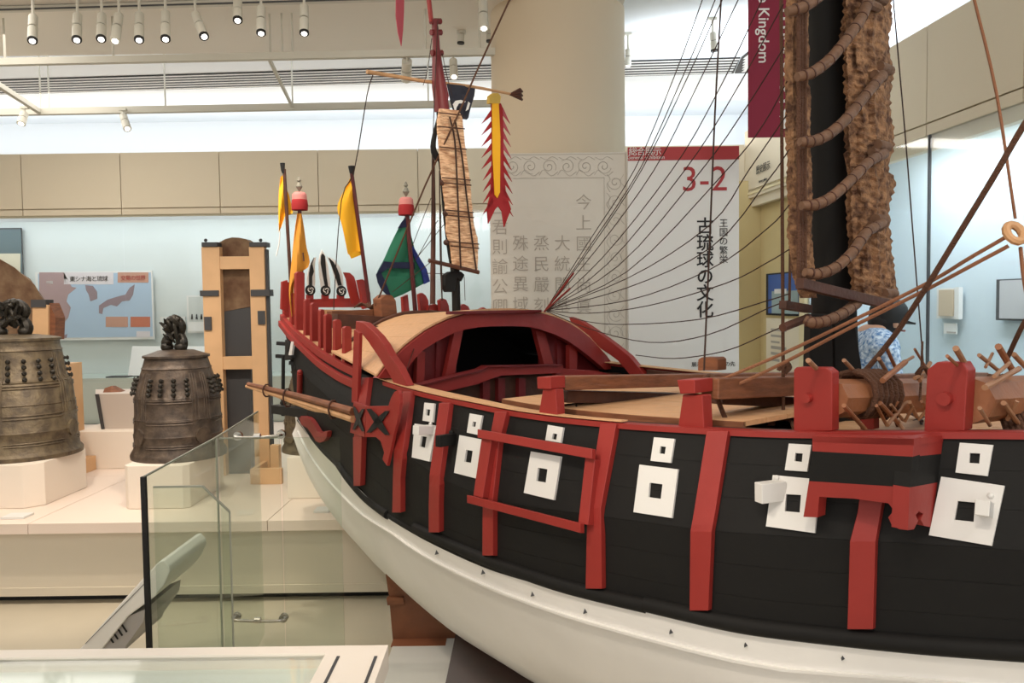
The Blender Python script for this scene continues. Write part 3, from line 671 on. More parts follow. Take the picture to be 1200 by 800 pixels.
# right glazed case
rc = empty('side_display_case', R(4.5, 0), 'pale blue glazed wall case along the right wall', 'display case')
RLINE = mat('side_case_lining', (200, 214, 222), .8)
rbox(M(), -1.5, yd-.11, .75, 2.74, .62, .66).build('back_lining', RLINE, rc)
rbox(M(), -1.5, yd-.11, .0, .75, .02, .66).build('cabinet_base', CASEL, rc)
rbox(M(), yd-.14, yd-.11, .75, 2.74, .02, .62).build('end_lining', RLINE, rc)
rj = [-1.5, .4, 2.0, PR(1200, 300).y-.02, PR(1086.5, 300).y, PR(1000, 300).y, yd-.12]
for a_, b_ in zip(rj, rj[1:]): rbox(M(), a_+.004, b_-.004, .75, LR, .005, .015).build('glass_pane', GLASST, rc)
yy = PR(1086.5, 300).y; rbox(M(), yy-.005, yy+.005, .75, LR, .0, .018).build('joint_seal', GREYD, rc)
LO = .60
db = empty('old_booklet', PR(1118, 374, LO), 'small tan booklet mounted on white board in the side case', 'document')
pq(1105, 337, 1128, 373, LO, .02, WHTP, 'mount', db); pq(1105.5, 339, 1123, 370, LO-.02, .01, mat('tan_paper', (196, 176, 150), .8), 'page', db); pq(1128, 336, 1133.5, 374, LO, .03, WHTP, 'side_flap', db)
dc = empty('caption_label', PR(1119, 391, LO), 'tiny white caption label below the tan booklet', 'label'); pq(1112, 379, 1127, 391, LO, .01, WHTP, 'card', dc); pq(1114, 389, 1125, 390, LO-.01, .001, GREYI, 'text_line', dc)
dd_ = empty('grey_document', PR(1195, 374, LO), 'pale grey framed document at the right edge of the photo', 'document'); pq(1176, 325, 1225, 375, LO, .02, GREYD, 'frame', dd_); pq(1177, 326.5, 1224, 373, LO-.02, .004, mat('grey_paper', (186, 186, 188), .8), 'page', dd_)
# ------------------------------------------------------------------ ceiling tracks and lamps
def track(name, pts, z, r, label, grp, hang=()):
    q = [PZ(x, y, z) for x, y in pts]
    e = empty(name, q[0], label, 'track', grp)
    M().beam(q[0], q[1], r, r).build('rail', SPOTW, e)
    for hx, hy in hang:
        h = PZ(hx, hy, z); M().tube([h, (h.x, h.y, 3.45 if h.y < 6 and h.x < .7 else 3.62)], .007, 6).build('hanger_rod', SPOTW, e)
    return e
ZT = 3.18
track('lighting_track', [(-120, 75.5), (640, 59.5)], ZT, .042, 'nearer long grey suspended lighting rail, upper of the two', 'suspended rails', [(6,72),(133,70),(317,67),(331,66.5),(343,66),(499,62),(562,61)])
track('lighting_track', [(-120, 134), (640, 120)], ZT, .05, 'farther long grey suspended lighting rail, lower of the two', 'suspended rails', [(48,130.5),(58,130.5),(194,128),(343,125.5),(502,122.5)])
track('cross_rail', [(-40, 75), (47, 131)], ZT+.001, .035, 'short slanting cross rail at the upper left, joining the long rails', 'cross rails')
track('cross_rail', [(314, 66), (342, 124)], ZT+.001, .02, 'short slanting dark cross rail above the yellow flags', 'cross rails')
tr = empty('ceiling_track', PZ(0, 12, 3.42), 'thin dark ceiling track carrying the row of cylinder spotlights', 'track')
M().beam(PZ(-160, 16, 3.43), PZ(600, -6, 3.43), .03, .03).build('rail', SPOTW, tr); M().beam(PZ(-160, 16, 3.412), PZ(600, -6, 3.412), .008, .008).build('groove', GREYD, tr)
def spot(top, lens, r, label, lit=True, dark=True, group='cylinder spotlights', ztop=None):
    t = Vector(top); l = Vector(lens); d = (l-t).normalized(); L = (l-t).length
    e = empty('spotlight', t, label, 'spotlight', group)
    zt = t.z+.05 if ztop is None else ztop
    M().box(t.x-.03, t.x+.03, t.y-.015, t.y+.015, zt-.02, zt).build('track_adapter', SPOTW, e)
    M().tube([(t.x, t.y, zt-.02), t+d*L*.15], .008, 6).build('stem', SPOTW, e)
    M().tube([t+d*L*.1, t+d*L*.5], r*.95, 16).build('rear_body', SPOTW, e, smooth=True)
    M().tube([t+d*L*.5, t+d*L*.56], r*.75, 16).build('neck', METAL, e, smooth=True)
    M().tube([t+d*L*.56, l], r, 16).build('front_body', SPOTW, e, smooth=True)
    M().tube([l-d*.004, l+d*.008], [r*1.02, r*1.02], 16).build('rim', BLACKP if dark else SPOTW, e)
    if lit: M().tube([l+d*.006, l+d*.011], r*.62, 12).build('lens', LENS, e)
    return e
names = ['first', 'second', 'third', 'fourth', 'fifth', 'sixth', 'seventh']
for i, (x, y0, x2, y1, lit, dk) in enumerate([(39,17,38,47,1,1),(91,15,90,46,1,1),(119.5,15,118.5,45,1,1),(140,15,135,47,1,0),(163.5,14,163,46,1,1),(194,12,194,45,1,1),(228,14,239,42,1,1)]):
    t = P(x, y0, 4.72); spot(t, P(x2, y1, 4.60 if lit else 4.72), .026, f'cream cylinder spotlight, {names[i]} from the left on the ceiling track', lit, dk, ztop=3.41)
for x, y0, y1, lb in ((278.5,0,23,'cream cylinder spotlight right of the gap on the ceiling track, eighth from the left'),(306,6,38,'cream cylinder spotlight, last but one on the ceiling track'),(356.5,4,38,'cream cylinder spotlight, last on the right of the ceiling track')):
    spot(P(x, y0, 4.7), P(x, y1, 4.62), .026, lb, True, True, ztop=3.41)
spot(P(566, 0, 4.7), P(567, 32, 4.62), .027, 'cream cylinder spotlight close beside the pillar at the top edge', True, False, ztop=3.45)
spot(P(540.5, 28, 5.6), P(540, 50, 5.6), .024, 'small white spotlight with black end right of the rear mast', False, True, 'white ceiling spotlights', 3.45)
spot(P(574.5, 32, 5.6), P(574, 48, 5.6), .024, 'small white spotlight partly behind the pillar edge', False, True, 'white ceiling spotlights', 3.45)
spot(P(531, 69, 5.2), P(532, 89, 5.12), .026, 'white spotlight under the upper rail, right of the rear mast', True, False, 'rail spotlights', ZT)
spot(P(477, 69, 5.2), P(476, 92, 5.35), .034, 'round backed white spotlight under the upper rail, left of the rear mast', False, False, 'rail spotlights', ZT)
spot(P(144, 134, 6.5), P(149, 150, 6.4), .03, 'lit white spotlight under the lower rail at the left', True, False, 'rail spotlights', ZT)
spot(P(29, 132, 6.4), P(25, 144, 6.35), .032, 'small cream spotlight under the cross rail at the far left', True, False, 'rail spotlights', ZT)
spot(P(835, 36, 5.9), P(837, 59, 5.9), .026, 'white spotlight on the bright ceiling between the ropes', False, True, 'white ceiling spotlights', 3.62)
spot(P(736, 56, 6.2), P(736, 76, 6.2), .024, 'white spotlight at the right edge of the pillar', True, False, 'white ceiling spotlights', 3.62)
dl = tag(M().tube([PZ(746, 39.5, 3.618), PZ(746, 39.5, 3.618)-Vector((0, 0, .01))], .06, 20).build('downlight', mat('downlight_glass', (250, 250, 250), .3)), 'flush round downlight in the white ceiling right of the pillar', 'downlight')
# ------------------------------------------------------------------ the ship model
ship = empty('ship_model', S(.5, 0, 0), 'large red and black model of an old sailing ship with white bottom and rigging', 'model ship')
NS = 40
def Lp(L, u, side=1, off=0.0):
    f, g, e = L; s = -1.9+(e+1.9)*u; return S(s, side*(f(s)+off), g(s))
def sheet(La, Lb, fa, fb, side, off, u0=0, u1=1, n=NS, nv=3):
    rows = []
    for i in range(n+1):
        u = u0+(u1-u0)*i/n; a = Lp(La, u, side, off); b = Lp(Lb, u, side, off)
        rows.append([a+(b-a)*(fa+(fb-fa)*k/nv) for k in range(nv+1)])
    return rows
G_, K_, W_, C_, M_, B_ = LV
inner = lambda side: (lambda p: SN*(side*.010))
# inner black skin and single strakes
for side in (1, -1):
    sk = M(); 
    sk.slab([a+b[1:] for a, b in zip(sheet(G_, K_, 0, 1, side, -.006), sheet(K_, W_, 0, 1, side, -.006))], lambda p: SN*(side*.008))
    sk.build('hull_skin', BLK, ship)
    for La, Lb, n in ((G_, K_, 3), (K_, W_, 3)):
        for k in range(n):
            M().slab(sheet(La, Lb, (k+.004)/n, (k+.996)/n, side, 0, nv=2), lambda p: SN*(side*.007)).build('plank', BLK, ship, smooth=True)
    wb = M(); wb.slab([a+b[1:]+c[1:] for a, b, c in zip(sheet(W_, C_, 0, 1, side, .006), sheet(C_, M_, 0, 1, side, .0), sheet(M_, B_, 0, 1, side, 0))], lambda p: SN*(side*.01))
    wb.build('white_bottom', WHT, ship, smooth=True)
    M().slab(sheet(W_, C_, .97, 1.06, side, .016, .04, .985, nv=1), lambda p: SN*(side*.03)).build('rubbing_strake', WHT, ship)
M().slab([[Lp(B_, i/NS, 1), Lp(B_, i/NS, 0)+Vector((0,0,-.01)), Lp(B_, i/NS, -1)] for i in range(NS+1)], (0, 0, .012)).build('keel_plank', WHT, ship)
for nm, u, m in (('transom', 1, BLK), ('bow_board', 0, BLK)):
    cols_ = [[Lp(L, u, 1-2*k/6) for k in range(7)] for L in (G_, K_, W_)]
    M().slab(cols_, SU*(-.012 if u else .012)).build(nm, m, ship)
    M().slab([[Lp(L, u, 1-2*k/6) for k in range(7)] for L in (W_, C_, M_, B_)], SU*(-.012 if u else .012)).build(nm+'_foot', WHT, ship)
# wale pieces
def along(pts, d0, d1, name, m, half, n=6):
    """rounded batten following the hull through pixel points"""
    q = [hull_at(x, y, (d0+d1)/2) for x, y in pts]
    return M().tube(q, [half]*len(q), n, 4).build(name, m, ship, smooth=True)
along([(350,492),(375,524),(398,547),(425,576),(450,600),(487,623),(520,640),(560,658),(600,672),(700,699),(800,722),(900,741),(1050,754),(1230,769)], 0, 0, 'wale_line', BLK, .009, 8)
along([(398,545),(410,562),(430,584),(455,603)], 0, .0, 'wale', BLK, .017, 10)
along([(487,618),(520,633),(560,651),(600,666),(650,683),(700,696),(757,709)], 0, 0, 'wale', BLK, .019, 10)
along([(757,707),(800,717),(850,728),(900,736),(1000,747),(1100,756),(1240,765)], 0, 0, 'wale', BLK, .020, 10)
for x, y in [(513,644),(567,667),(625,692.5),(686.5,712.5),(787,736),(874.5,751),(988,766)]:
    p = hull_at(x, y, .0); n_ = hnorm(p); t = SU
    k = p.y/F_PX
    M().add([p-t*3.5*k+Z_*-4*k, p+t*3.5*k+Z_*-4*k, p+Z_*5*k, p+n_*.012+Z_*-4*k], [(0,1,2),(0,3,1),(1,3,2),(2,3,0)]).build('nail_cover', GREYD, ship)
# ---- generic helpers on the hull side
def band(rows, d0, d1, name, m, par=None):       # rows: (y, xL, xR)
    a = [[hull_at(xl, y), hull_at((xl+xr)/2, y), hull_at(xr, y)] for y, xl, xr in rows]
    mid = rows[len(rows)//2]; nr = hnorm(hull_at((mid[1]+mid[2])/2, mid[0]))
    g = [[p+nr*d0 for p in r] for r in a]
    return M().slab(g, nr*(d1-d0)).build(name, m, par or ship, bevel=.0015)
def dens(rows, n=3):
    out = []
    for (y0, a0, b0), (y1, a1, b1) in zip(rows, rows[1:]):
        for k in range(n): t = k/n; out.append((y0+(y1-y0)*t, a0+(a1-a0)*t, b0+(b1-b0)*t))
    return out+[rows[-1]]
for rows in ([(442,429,437.5),(478,424,433),(511,420,429),(568,420,428)],
             [(458,477,487),(525,467,478),(560,466,475),(599,465,475)],
             [(471,520,532),(555,509,521),(590,508,520),(622,508,520)],
             [(483,585,599),(520,578,590),(585,571,583),(651,570.5,583)],
             [(497,708,727),(595,693,709),(689,691,710)],
             [(505,832,857),(600,817,842),(622,813,838),(714,812,834)],
             [(512,1020,1050),(600,1008,1035),(634,999,1029),(736,996,1026)]):
    band(dens(rows), -.004, .018, 'rib', RED)
# ---- black and white eye squares
def ringplate(out, hole, d0, d1, name='white_square', m=WHTP):
    po = [hull_at(x, y) for x, y in out]; pi = [hull_at(x, y) for x, y in hole]
    c = sum(po, Vector())/4; nr = (po[1]-po[0]).cross(po[2]-po[0]).normalized()
    if nr.dot(O-c) < 0: nr = -nr
    dmin = max((p-c).dot(nr) for p in po); 
    fl_ = lambda p, d: p - nr*(p-c).dot(nr) + nr*d
    v = [fl_(p, d) for d in (d1, d0) for p in po] + [fl_(p, d) for d in (d1, d0) for p in pi]
    f = []
    for k in range(4):
        j = (k+1) % 4
        f += [(k, j, 8+j, 8+k), (4+k, 12+k, 12+j, 4+j), (k, 4+k, 4+j, j), (8+k, 8+j, 12+j, 12+k)]
    o = M().add(v, f).build(name, m, ship)
    return o
SQ = [([(499.5,472),(511,473),(509,495),(497,493)], [(501.5,479.5),(506.3,480.3),(505.3,487.5),(500.8,486.5)]),
 ([(488,496.5),(513,500),(505.5,541),(484,536)], [(495.5,511),(502.2,512),(500,525),(493.5,523)]),
 ([(552.5,484.5),(567,487),(563,510),(549,507)], [(556,494),(560,494.7),(559,500.5),(555.2,499.7)]),
 ([(540.5,510),(569,515.5),(561,561),(534,554)], [(548,527),(556,528.5),(554,542.5),(546,541)]),
 ([(644,498),(662,501),(659,519),(641,516)], [(650,508),(655,508.8),(653.7,515.5),(648.5,514.5)]),
 ([(624,529),(659,535),(651,586),(616,577.5)], [(632.5,548),(643.5,550),(641.5,565.5),(630.5,563.5)]),
 ([(768,512.5),(792,514.5),(787.5,542.5),(764,540)], [(775.5,523),(782,523.7),(780.7,532.2),(774.3,531.3)]),
 ([(751,544.5),(796,550),(789,607),(744,600)], [(763,565.5),(778,567.5),(776,584.5),(761.5,582.5)]),
 ([(925.7,520),(952,521.5),(947,552.7),(921,551)], [(933.5,531),(942,531.6),(941,541.4),(932.6,540.6)]),
 ([(907,556.7),(962,562),(956,624.6),(899,616.7)], [(922.5,579),(940,580),(938.5,600.5),(921,599)]),
 ([(1125.7,519),(1164.5,521.8),(1158,558),(1120.6,553.8)], [(1137.5,531),(1149.5,531.6),(1148.5,543.5),(1136.5,542.6)]),
 ([(1104,558.6),(1178,569.4),(1163,639.6),(1089.5,627)], [(1123.5,587),(1143.5,589),(1142,611.5),(1119.5,609)])]
for out, hole in SQ: ringplate(out, hole, .0, .007)
def bar(p0, p1, wd, h, name, m, par=None, bev=.0015): return M().beam(p0, p1, wd, h).build(name, m, par or ship, bevel=bev)
# white block handles standing out of three squares
p = hull_at(917, 574); q = P(888.5, 577.5, p.y-.02); bar(p, q, .026, .042, 'white_block', WHTP)
p = hull_at(1157, 597); bar(p, p+hnorm(p)*.045, .024, .028, 'white_block', WHTP)
p = hull_at(508, 503); bar(p, P(487, 504, p.y-.05), .03, .028, 'white_block', WHTP)
for x, y in ((912,560),(1162,581),(507,497)): M().ball(hull_at(x, y, .008), .006, 6).build('peg', WHTP, ship)
p = hull_at(532, 514, .0); bar(P(513, 517, p.y-.06), p, .02, .034, 'black_block', BLK); M().ball(hull_at(532, 507, .01), .008, 6).build('peg', BLK, ship)
# side frame
def pf4(ps, d, t, name):
    q = [hull_at(x, y) for x, y in ps]; nr = hnorm(hull_at(640, 560)); q = [a+nr*d for a in q]
    return M().prism(q, nr*t).build(name, RED, ship, bevel=.0015)
pf4([(576,505.5),(710,528.5),(710,540.5),(576,515.5)], .040, .016, 'frame_bar')
pf4([(564,581.5),(697,614.5),(697,625.5),(564,590.5)], .040, .016, 'frame_bar')
pf4([(576,515.5),(588,517.8),(577.5,584.5),(566.5,582)], .018, .022, 'frame_upright')
pf4([(697.5,538),(709,540),(701,616),(689.5,613.5)], .018, .022, 'frame_upright')
# ---- box bracket
WF = .60
def fw(x, y): return PW(x, y, WF)
cF = fw(1067.5, 560); sF = sw(cF)[0]
inw = SN*.05
def fpiece(ps, m, name, t=.03): return M().prism([fw(x, y) for x, y in ps], SN*t).build(name, m, ship)
fpiece([(952,510),(1071,514),(1069.5,535),(952,528.5)], RED, 'bracket_band')
fpiece([(952,528.5),(1069.5,535),(1066,571),(948,563.5)], BLK, 'bracket_band')
prof = [(948,563.5),(1066,571),(1064,621),(1054,620),(1045,615),(1041,606),(1045,601),(1046,596),(1041,589.5),(1030,588),(1000,584),(960,582),(959,592),(958,606),(941.5,605.5)]
fpiece(prof, RED, 'bracket_skirt')
def fs(x, y): return PS(x, y, sF)
def spiece(ps, m, name): return M().prism([fs(x, y) for x, y in ps], SU*.03).build(name, m, ship)
spiece([(1071,514),(1110,509),(1109,531),(1069.5,535)], RED, 'bracket_band')
spiece([(1069.5,535),(1109,531),(1104,564),(1066,571)], BLK, 'bracket_band')
spiece([(1066,571),(1104,564),(1093,618),(1083,616),(1079,609),(1082,602),(1077,599),(1073,603),(1076,610),(1071,620),(1064,621)], RED, 'bracket_skirt')
M().prism([fw(952,511)+Vector((0,0,.0)), fw(1071,514), fs(1110,509), hull_at(955,509)], (0,0,-.012)).build('bracket_top', RED, ship)
# ---- gunwale cap
for side in (1, -1):
    rows = [[S(s, side*(wG(s)+.010), zG(s)+.002), S(s, side*(wG(s)-.018), zG(s)+.003)] for s in [-1.9+i*3.25/44 for i in range(45)]]
    M().slab(rows, (0, 0, -.013)).build('gunwale_cap', RED, ship)
    rows = [[S(s, side*(wG(s)+.006), zG(s)+.0055), S(s, side*(wG(s)-.016-.034*min(1, max(0, (s-.3)/.6))), zG(s)+.006)] for s in [.2+i*1.2/30 for i in range(31)]]
    M().slab(rows, (0, 0, .003)).build('cap_board', DECK, ship)
# ---- decks, single boards
def deck(s0, s1, zf, wf, n, name, m, parent=ship, k=14, gap=.0015):
    for j in range(n):
        a, b = -1+2*j/n, -1+2*(j+1)/n
        rows = []
        for i in range(k+1):
            s = s0+(s1-s0)*i/k; w_ = wf(s)
            rows.append([S(s, a*w_+gap, zf(s)), S(s, b*w_-gap, zf(s))])
        M().slab(rows, (0, 0, -.012)).build(name, m, parent)
zD = zG(.4)-.025
zr = zG(.4)+.013; sr1 = sw(PZ(604, 467.5, zr))[0]
deck(-1.75, -.06, lambda s: max(zD, zG(s)-.05), lambda s: wG(s)-.03, 12, 'deck_plank', DECK)
deck(-.06, sr1, lambda s: zr+(zG(s)-zG(.4))*.8, lambda s: wG(s)-.085, 10, 'raised_deck_plank', DECK)
deck(-.06, 1.75, lambda s: zD-.09, lambda s: wG(s)-.02, 8, 'well_plank', DWOOD)  # dark wood puts the shade of the well into the board colour
for side in (1, -1):
    M().slab([[S(s, side*(wG(s)-.083), zr+(zG(s)-zG(.4))*.8-.001), S(s, side*(wG(s)-.083), zD-.08)] for s in [-.06+i*(sr1+.06)/20 for i in range(21)]], SN*(side*.01)).build('deck_side', WOOD, ship)
M().slab([[S(sr1, w_, zr-.002), S(sr1, w_, zD-.08)] for w_ in (-.5, 0, .5)], SU*.01).build('deck_end', WOOD, ship)
deck(1.89, eG, lambda s: zG(s)-.004, lambda s: wG(s)-.012, 10, 'poop_plank', DECK, k=10)
# hatch coaming and deck edges
for side in (1, -1):
    rows = [[S(s, side*(wG(s)-.05), zG(s)-.002), S(s, side*(wG(s)-.075), zG(s)-.002)] for s in [-1.5+i*2.6/30 for i in range(31)]]
    M().slab(rows, (0, 0, -.03)).build('waterway', DWOOD, ship)
# ---- cabin: arch, roof, front, posts
SC = 1.34
outer = [(443,443),(452,431),(462,420),(475,407),(487,397.5),(500,388),(513,381),(527,374.5),(545,369),(560,366),(575,365),(600,364.5),(620,365.5),(640,368.5),(655,373),(668,379),(680,386.5),(692,396),(702,407),(712,418),(722,431.5)]
innr = [(470,443),(476,434),(483,424.5),(490,416),(497,409.5),(504,405),(513,399.5),(524,394),(534,389.5),(545,386),(560,383.5),(575,382.3),(600,382),(618,382.5),(632,385.5),(650,391.5),(665,399),(677,407),(690,417),(700,425.5),(709,433)]
oA = [PS(x, y, SC) for x, y in outer]; iA = [PS(x, y, SC) for x, y in innr]
M().slab([[a, b] for a, b in zip(oA, iA)], SU*.035).build('roof_arch', RED, ship)
rows = []
for k in range(9):
    t = k/8; rr = []
    for p in oA:
        s, w_ = sw(p); hf = max(0, min(1, (p.z-zG(SC))/.3)); rr.append(S(SC+.012+.56*t, w_*(1-(.19-.05*hf)*t), p.z+.004+(.085*(1-hf)**3-.03*math.sin(math.pi*hf)-.006)*t))
    rows.append(rr)
nstr = 10
for j in range(nstr):
    a = j*2; seg = [r[a:a+3] for r in rows]
    def shrink(r):
        return [r[0]+(r[1]-r[0])*.02, r[1], r[2]+(r[1]-r[2])*.02]
    M().slab([shrink(r) for r in seg], (0, 0, .008)).build('roof_board', DECK, ship)
# ridge piece and aft roof beam
bar(PS(525, 366.5, SC-.01), PS(632, 364.5, SC-.01), .03, .012, 'roof_ridge', REDD)
e0 = rows[-1]
M().tube([p+Vector((0,0,.014)) for p in e0[1:-1]], .009, 6).build('aft_roof_beam', DWOOD, ship, smooth=True)
# cabin front wall with dark opening
sF2 = SC+.07
cw = M(); 
top = [PS(x, y-3, sF2) for x, y in innr]; zb_ = zD-.01
M().slab([[p, Vector((p.x, p.y, zb_))] for p in top[:9]], SU*.01).build('front_wall', REDD, ship)
M().slab([[p, Vector((p.x, p.y, zb_))] for p in top[14:]], SU*.01).build('front_wall', REDD, ship)
M().slab([[p+SU*.45, Vector((p.x, p.y, zb_))+SU*.45] for p in top], SU*.01).build('cabin_back_wall', BLACKP, ship)  # black wall and ceiling stand in for the shade inside the cabin
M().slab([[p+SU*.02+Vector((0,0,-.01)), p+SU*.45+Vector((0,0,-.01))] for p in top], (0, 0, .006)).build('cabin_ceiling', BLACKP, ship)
def cpost(a, b, wpx, m=RED, s=SC+.03, t=.025, name='cabin_post'):
    (x0, y0), (x1, y1) = a, b; h = wpx/2
    return M().prism([PS(x0-h, y0, s), PS(x0+h, y0, s), PS(x1+h, y1, s), PS(x1-h, y1, s)], SU*t).build(name, m, ship)
cpost((494,412),(492.5,450), 9); cpost((538,386),(526.5,444), 10); cpost((632,384),(644,430), 11, s=SC+.05); cpost((672,404),(672,434), 9)
cpost((514,400),(513,446), 5, REDD, SC+.06); cpost((655,392),(656,431), 5, REDD, SC+.06)
# raised front coaming
Sf = SC-.10
def fsx(pts, s, m, name, t=.03): return M().prism([PS(x, y, s) for x, y in pts], SU*t).build(name, m, ship, bevel=.001)
fsx([(486,453.5),(566,434),(573,430),(660,428),(660,437),(588,440),(575,444),(560,450),(497,465)], Sf, RED, 'front_coaming')
fsx([(486,452),(566,432.5),(573,428.5),(660,427),(660,428.6),(573,430.6),(566,434.6),(486,454)], Sf-.012, REDD, 'coaming_cap', .05)
fsx([(497,462),(575,443),(660,436),(730,437),(730,468),(600,472),(560,476),(520,466)], Sf+.05, DWOOD, 'coaming_panel', .02)
for x in (570, 588, 612): cpost((x,443),(x,470), 8, REDD, Sf+.03)
fsx([(651,431),(700,434.5),(722,440),(722,446),(651,446)], Sf+.03, RED, 'front_coaming')
bar(PZ(596, 475, zD+.02), PZ(700, 473, zD+.02), .05, .02, 'hatch_edge', TWOOD); bar(PZ(598, 479, zD+.012), PZ(640, 487, zD+.012), .03, .02, 'hatch_edge', WOOD)
# ---- wings (curved boards) at the break of the poop
nA = [(417,376),(426,378),(434,385),(442.5,393.5),(450,404),(457,417),(467,431),(477,452)]
nB = [(416.5,386),(424,391),(431,399.5),(438,410),(445.5,421),(452,432),(458,442),(463,452.5)]
def wing(up, lo, wv, name, thick):
    a = [PW(x, y, wv(x)) for x, y in up]; b = [PW(x, y, wv(x)) for x, y in lo]
    return M().slab([[p, q] for p, q in zip(a, b)], thick).build(name, RED, ship, bevel=.0015)
wing(nA, nB, lambda x: .612-(477-x)*.0007, 'wing_board', SN*.03)
fA = [(672,371),(684,375),(694,381),(703.5,387.5),(715,395.5),(726,403.6),(742.5,416.6),(760,438)]
fB = [(675,379),(680,388),(689,393),(699,400),(710,408.5),(720,415),(729.5,422),(744,439)]
wing(fA, fB, lambda x: -.585+(760-x)*.0004, 'wing_board', SN*-.03)
wing([(676,384),(690,393),(696,400)], [(670,392),(684,404),(692,410)], lambda x: -.56, 'wing_knee', SN*-.02)
# post below near wing
q = [(418,386),(424.5,390),(423,440),(422,472),(415,471),(416,440)]
M().prism([PW(x, y, .60)-SN*.012 for x, y in q], SN*.014).build('wing_post', RED, ship, bevel=.0015)
band(dens([(511,419.5,430),(568,420,428)]), .0, .02, 'wing_post', RED)
# ---- oar box with X marks
pbox = hull_at(440, 490); 
wO = sw(pbox)[1]+.075
def PO(x, y): return PW(x, y, wO)
corner = PO(428.5, 492); sO = sw(corner)[0]
def PO2(x, y): return PS(x, y, sO)
fpr = [(429,476),(455,475.5),(458,466),(462,459),(466.5,456.5),(468,462),(468.5,472),(467,485),(465,495),(461,510),(458,525),(453.5,546),(448,538),(450,530),(446,517),(440.5,512),(427.5,512)]
lf = [(417.5,471),(429,476),(427.5,512),(414,506)]
YO_ = PO(429, 490)
nrm_c = Vector((YO_.x, YO_.y, 0)).normalized()
Rr = PO(429, 490)
# right face runs along the hull, left face runs in towards the stern side
fR = M().prism([PW(x, y, wO) for x, y in fpr], SN*.012).build('oar_box_face', RED, ship, bevel=.001)
def PL(x, y):            # left face: from the outer corner back to the hull side
    t = (429-x)/13.0; return PO(429, y)*(1-t)+hull_at(416, y, .012)*t
M().prism([PL(x, y) for x, y in lf], SN*.012).build('oar_box_face', RED, ship, bevel=.001)
def xmark(c, hw, hh, plane, slant, off):
    for sg in (-1, 1):
        pts = [(c[0]+sg*hw*t*(1-.25*(1-abs(t))), c[1]+hh*t*(1)+slant*t*sg*hw, ) for t in (-1, -.5, 0, .5, 1)]
        wv = [2.2, 3.8, 4.2, 3.8, 2.2]
        a = [plane(x-wv[i]*hw/10, y)+off for i, (x, y) in enumerate(pts)]; b = [plane(x+wv[i]*hw/10, y)+off for i, (x, y) in enumerate(pts)]
        M().slab([[p, q_] for p, q_ in zip(a, b)], SN*-.002).build('cross_mark', BLACKP, ship)
xmark((443.5,494), 11, 14, lambda x, y: PW(x, y, wO+.003), .12, SN*-.001)
xmark((422.5,491), 4.5, 13, lambda x, y: PL(x, y)+(O-PL(x, y)).normalized()*.02, .25, SN*-.001)
M().tube([hull_at(470, 493, .0), hull_at(459, 494, .05)], .003, 5).build('pin', METAL, ship)
# ---- spars lashed along the stern
wS = .64
sp = lambda pts, r, m, nm: M().tube([PW(x, y, wS-(418-x)*.0005) for x, y in pts], r, 8, 3).build(nm, m, ship, smooth=True)
sp([(291,450),(350,464),(414,482)], [.010,.013,.0155], WOOD, 'bamboo_pole'); sp([(289,452.5),(350,471),(414,491)], [.008,.010,.014], TWOOD, 'bamboo_pole'); sp([(302,455),(360,477),(380,482)], [.006,.010,.006], TWOOD, 'bamboo_pole')
for x, y0, y1 in ((313,451,464),(337,456,476),(390.5,470,489)):
    a = PW(x, (y0+y1)/2, wS-(418-x)*.0005); h = (PW(x, y0, wS)-PW(x, y1, wS)).length/2+.004
    M().tube([a+Vector((0, 0, 0))+(SN*math.cos(t)*.02+Z_*math.sin(t)*h) for t in [i*math.pi/5 for i in range(11)]], .004, 5, 1).build('lashing', DWOOD, ship, smooth=True)
# stern gear
def near(x, y, w_): return PW(x, y, w_)
M().tube([near(332, 416, .42), near(331.5, 487, .42)], .009, 8).build('rudder_rod', BLACKP, ship)
for x0, x1, y in ((324.5,338,402),(324,341,417),(339,352,425),(344,356,430)): bar(near(x0, y, .42), near(x1, y+1, .38), .02, .018, 'gudgeon', BLACKP)
M().prism([near(x, y, .43) for x, y in [(334,398),(339,404),(337,412),(342,420),(333,422),(334,412)]], SN*.03).build('gudgeon_plate', BLACKP, ship)
bar(near(322, 479, .44), near(385, 487, .40), .04, .042, 'stern_beam', BLACKP)
M().prism([near(x, y, .44) for x, y in [(341,400),(344,400.5),(341.5,416),(338,416)]], SN*.01).build('white_square', WHTP, ship)
sh = [(355,486),(361,487),(366,488),(370,491),(373,495),(376,500),(378.5,504.5),(383,506.5),(387,504),(390,504.5),(389,511),(386,515.5),(381,517.5),(376,516),(372,509),(366,500.5),(359,497)]
M().prism([hull_at(x, y, .003) for x, y in sh], hnorm(hull_at(372, 500))*.02).build('curled_ornament', RED, ship, bevel=.001)
M().tube([hull_at(355, 437, .014), hull_at(354.5, 463, .014)], .013, 10).build('short_post', RED, ship, smooth=True); M().ball(hull_at(355, 436, .014), .013, 6).build('post_cap', RED, ship, smooth=True)
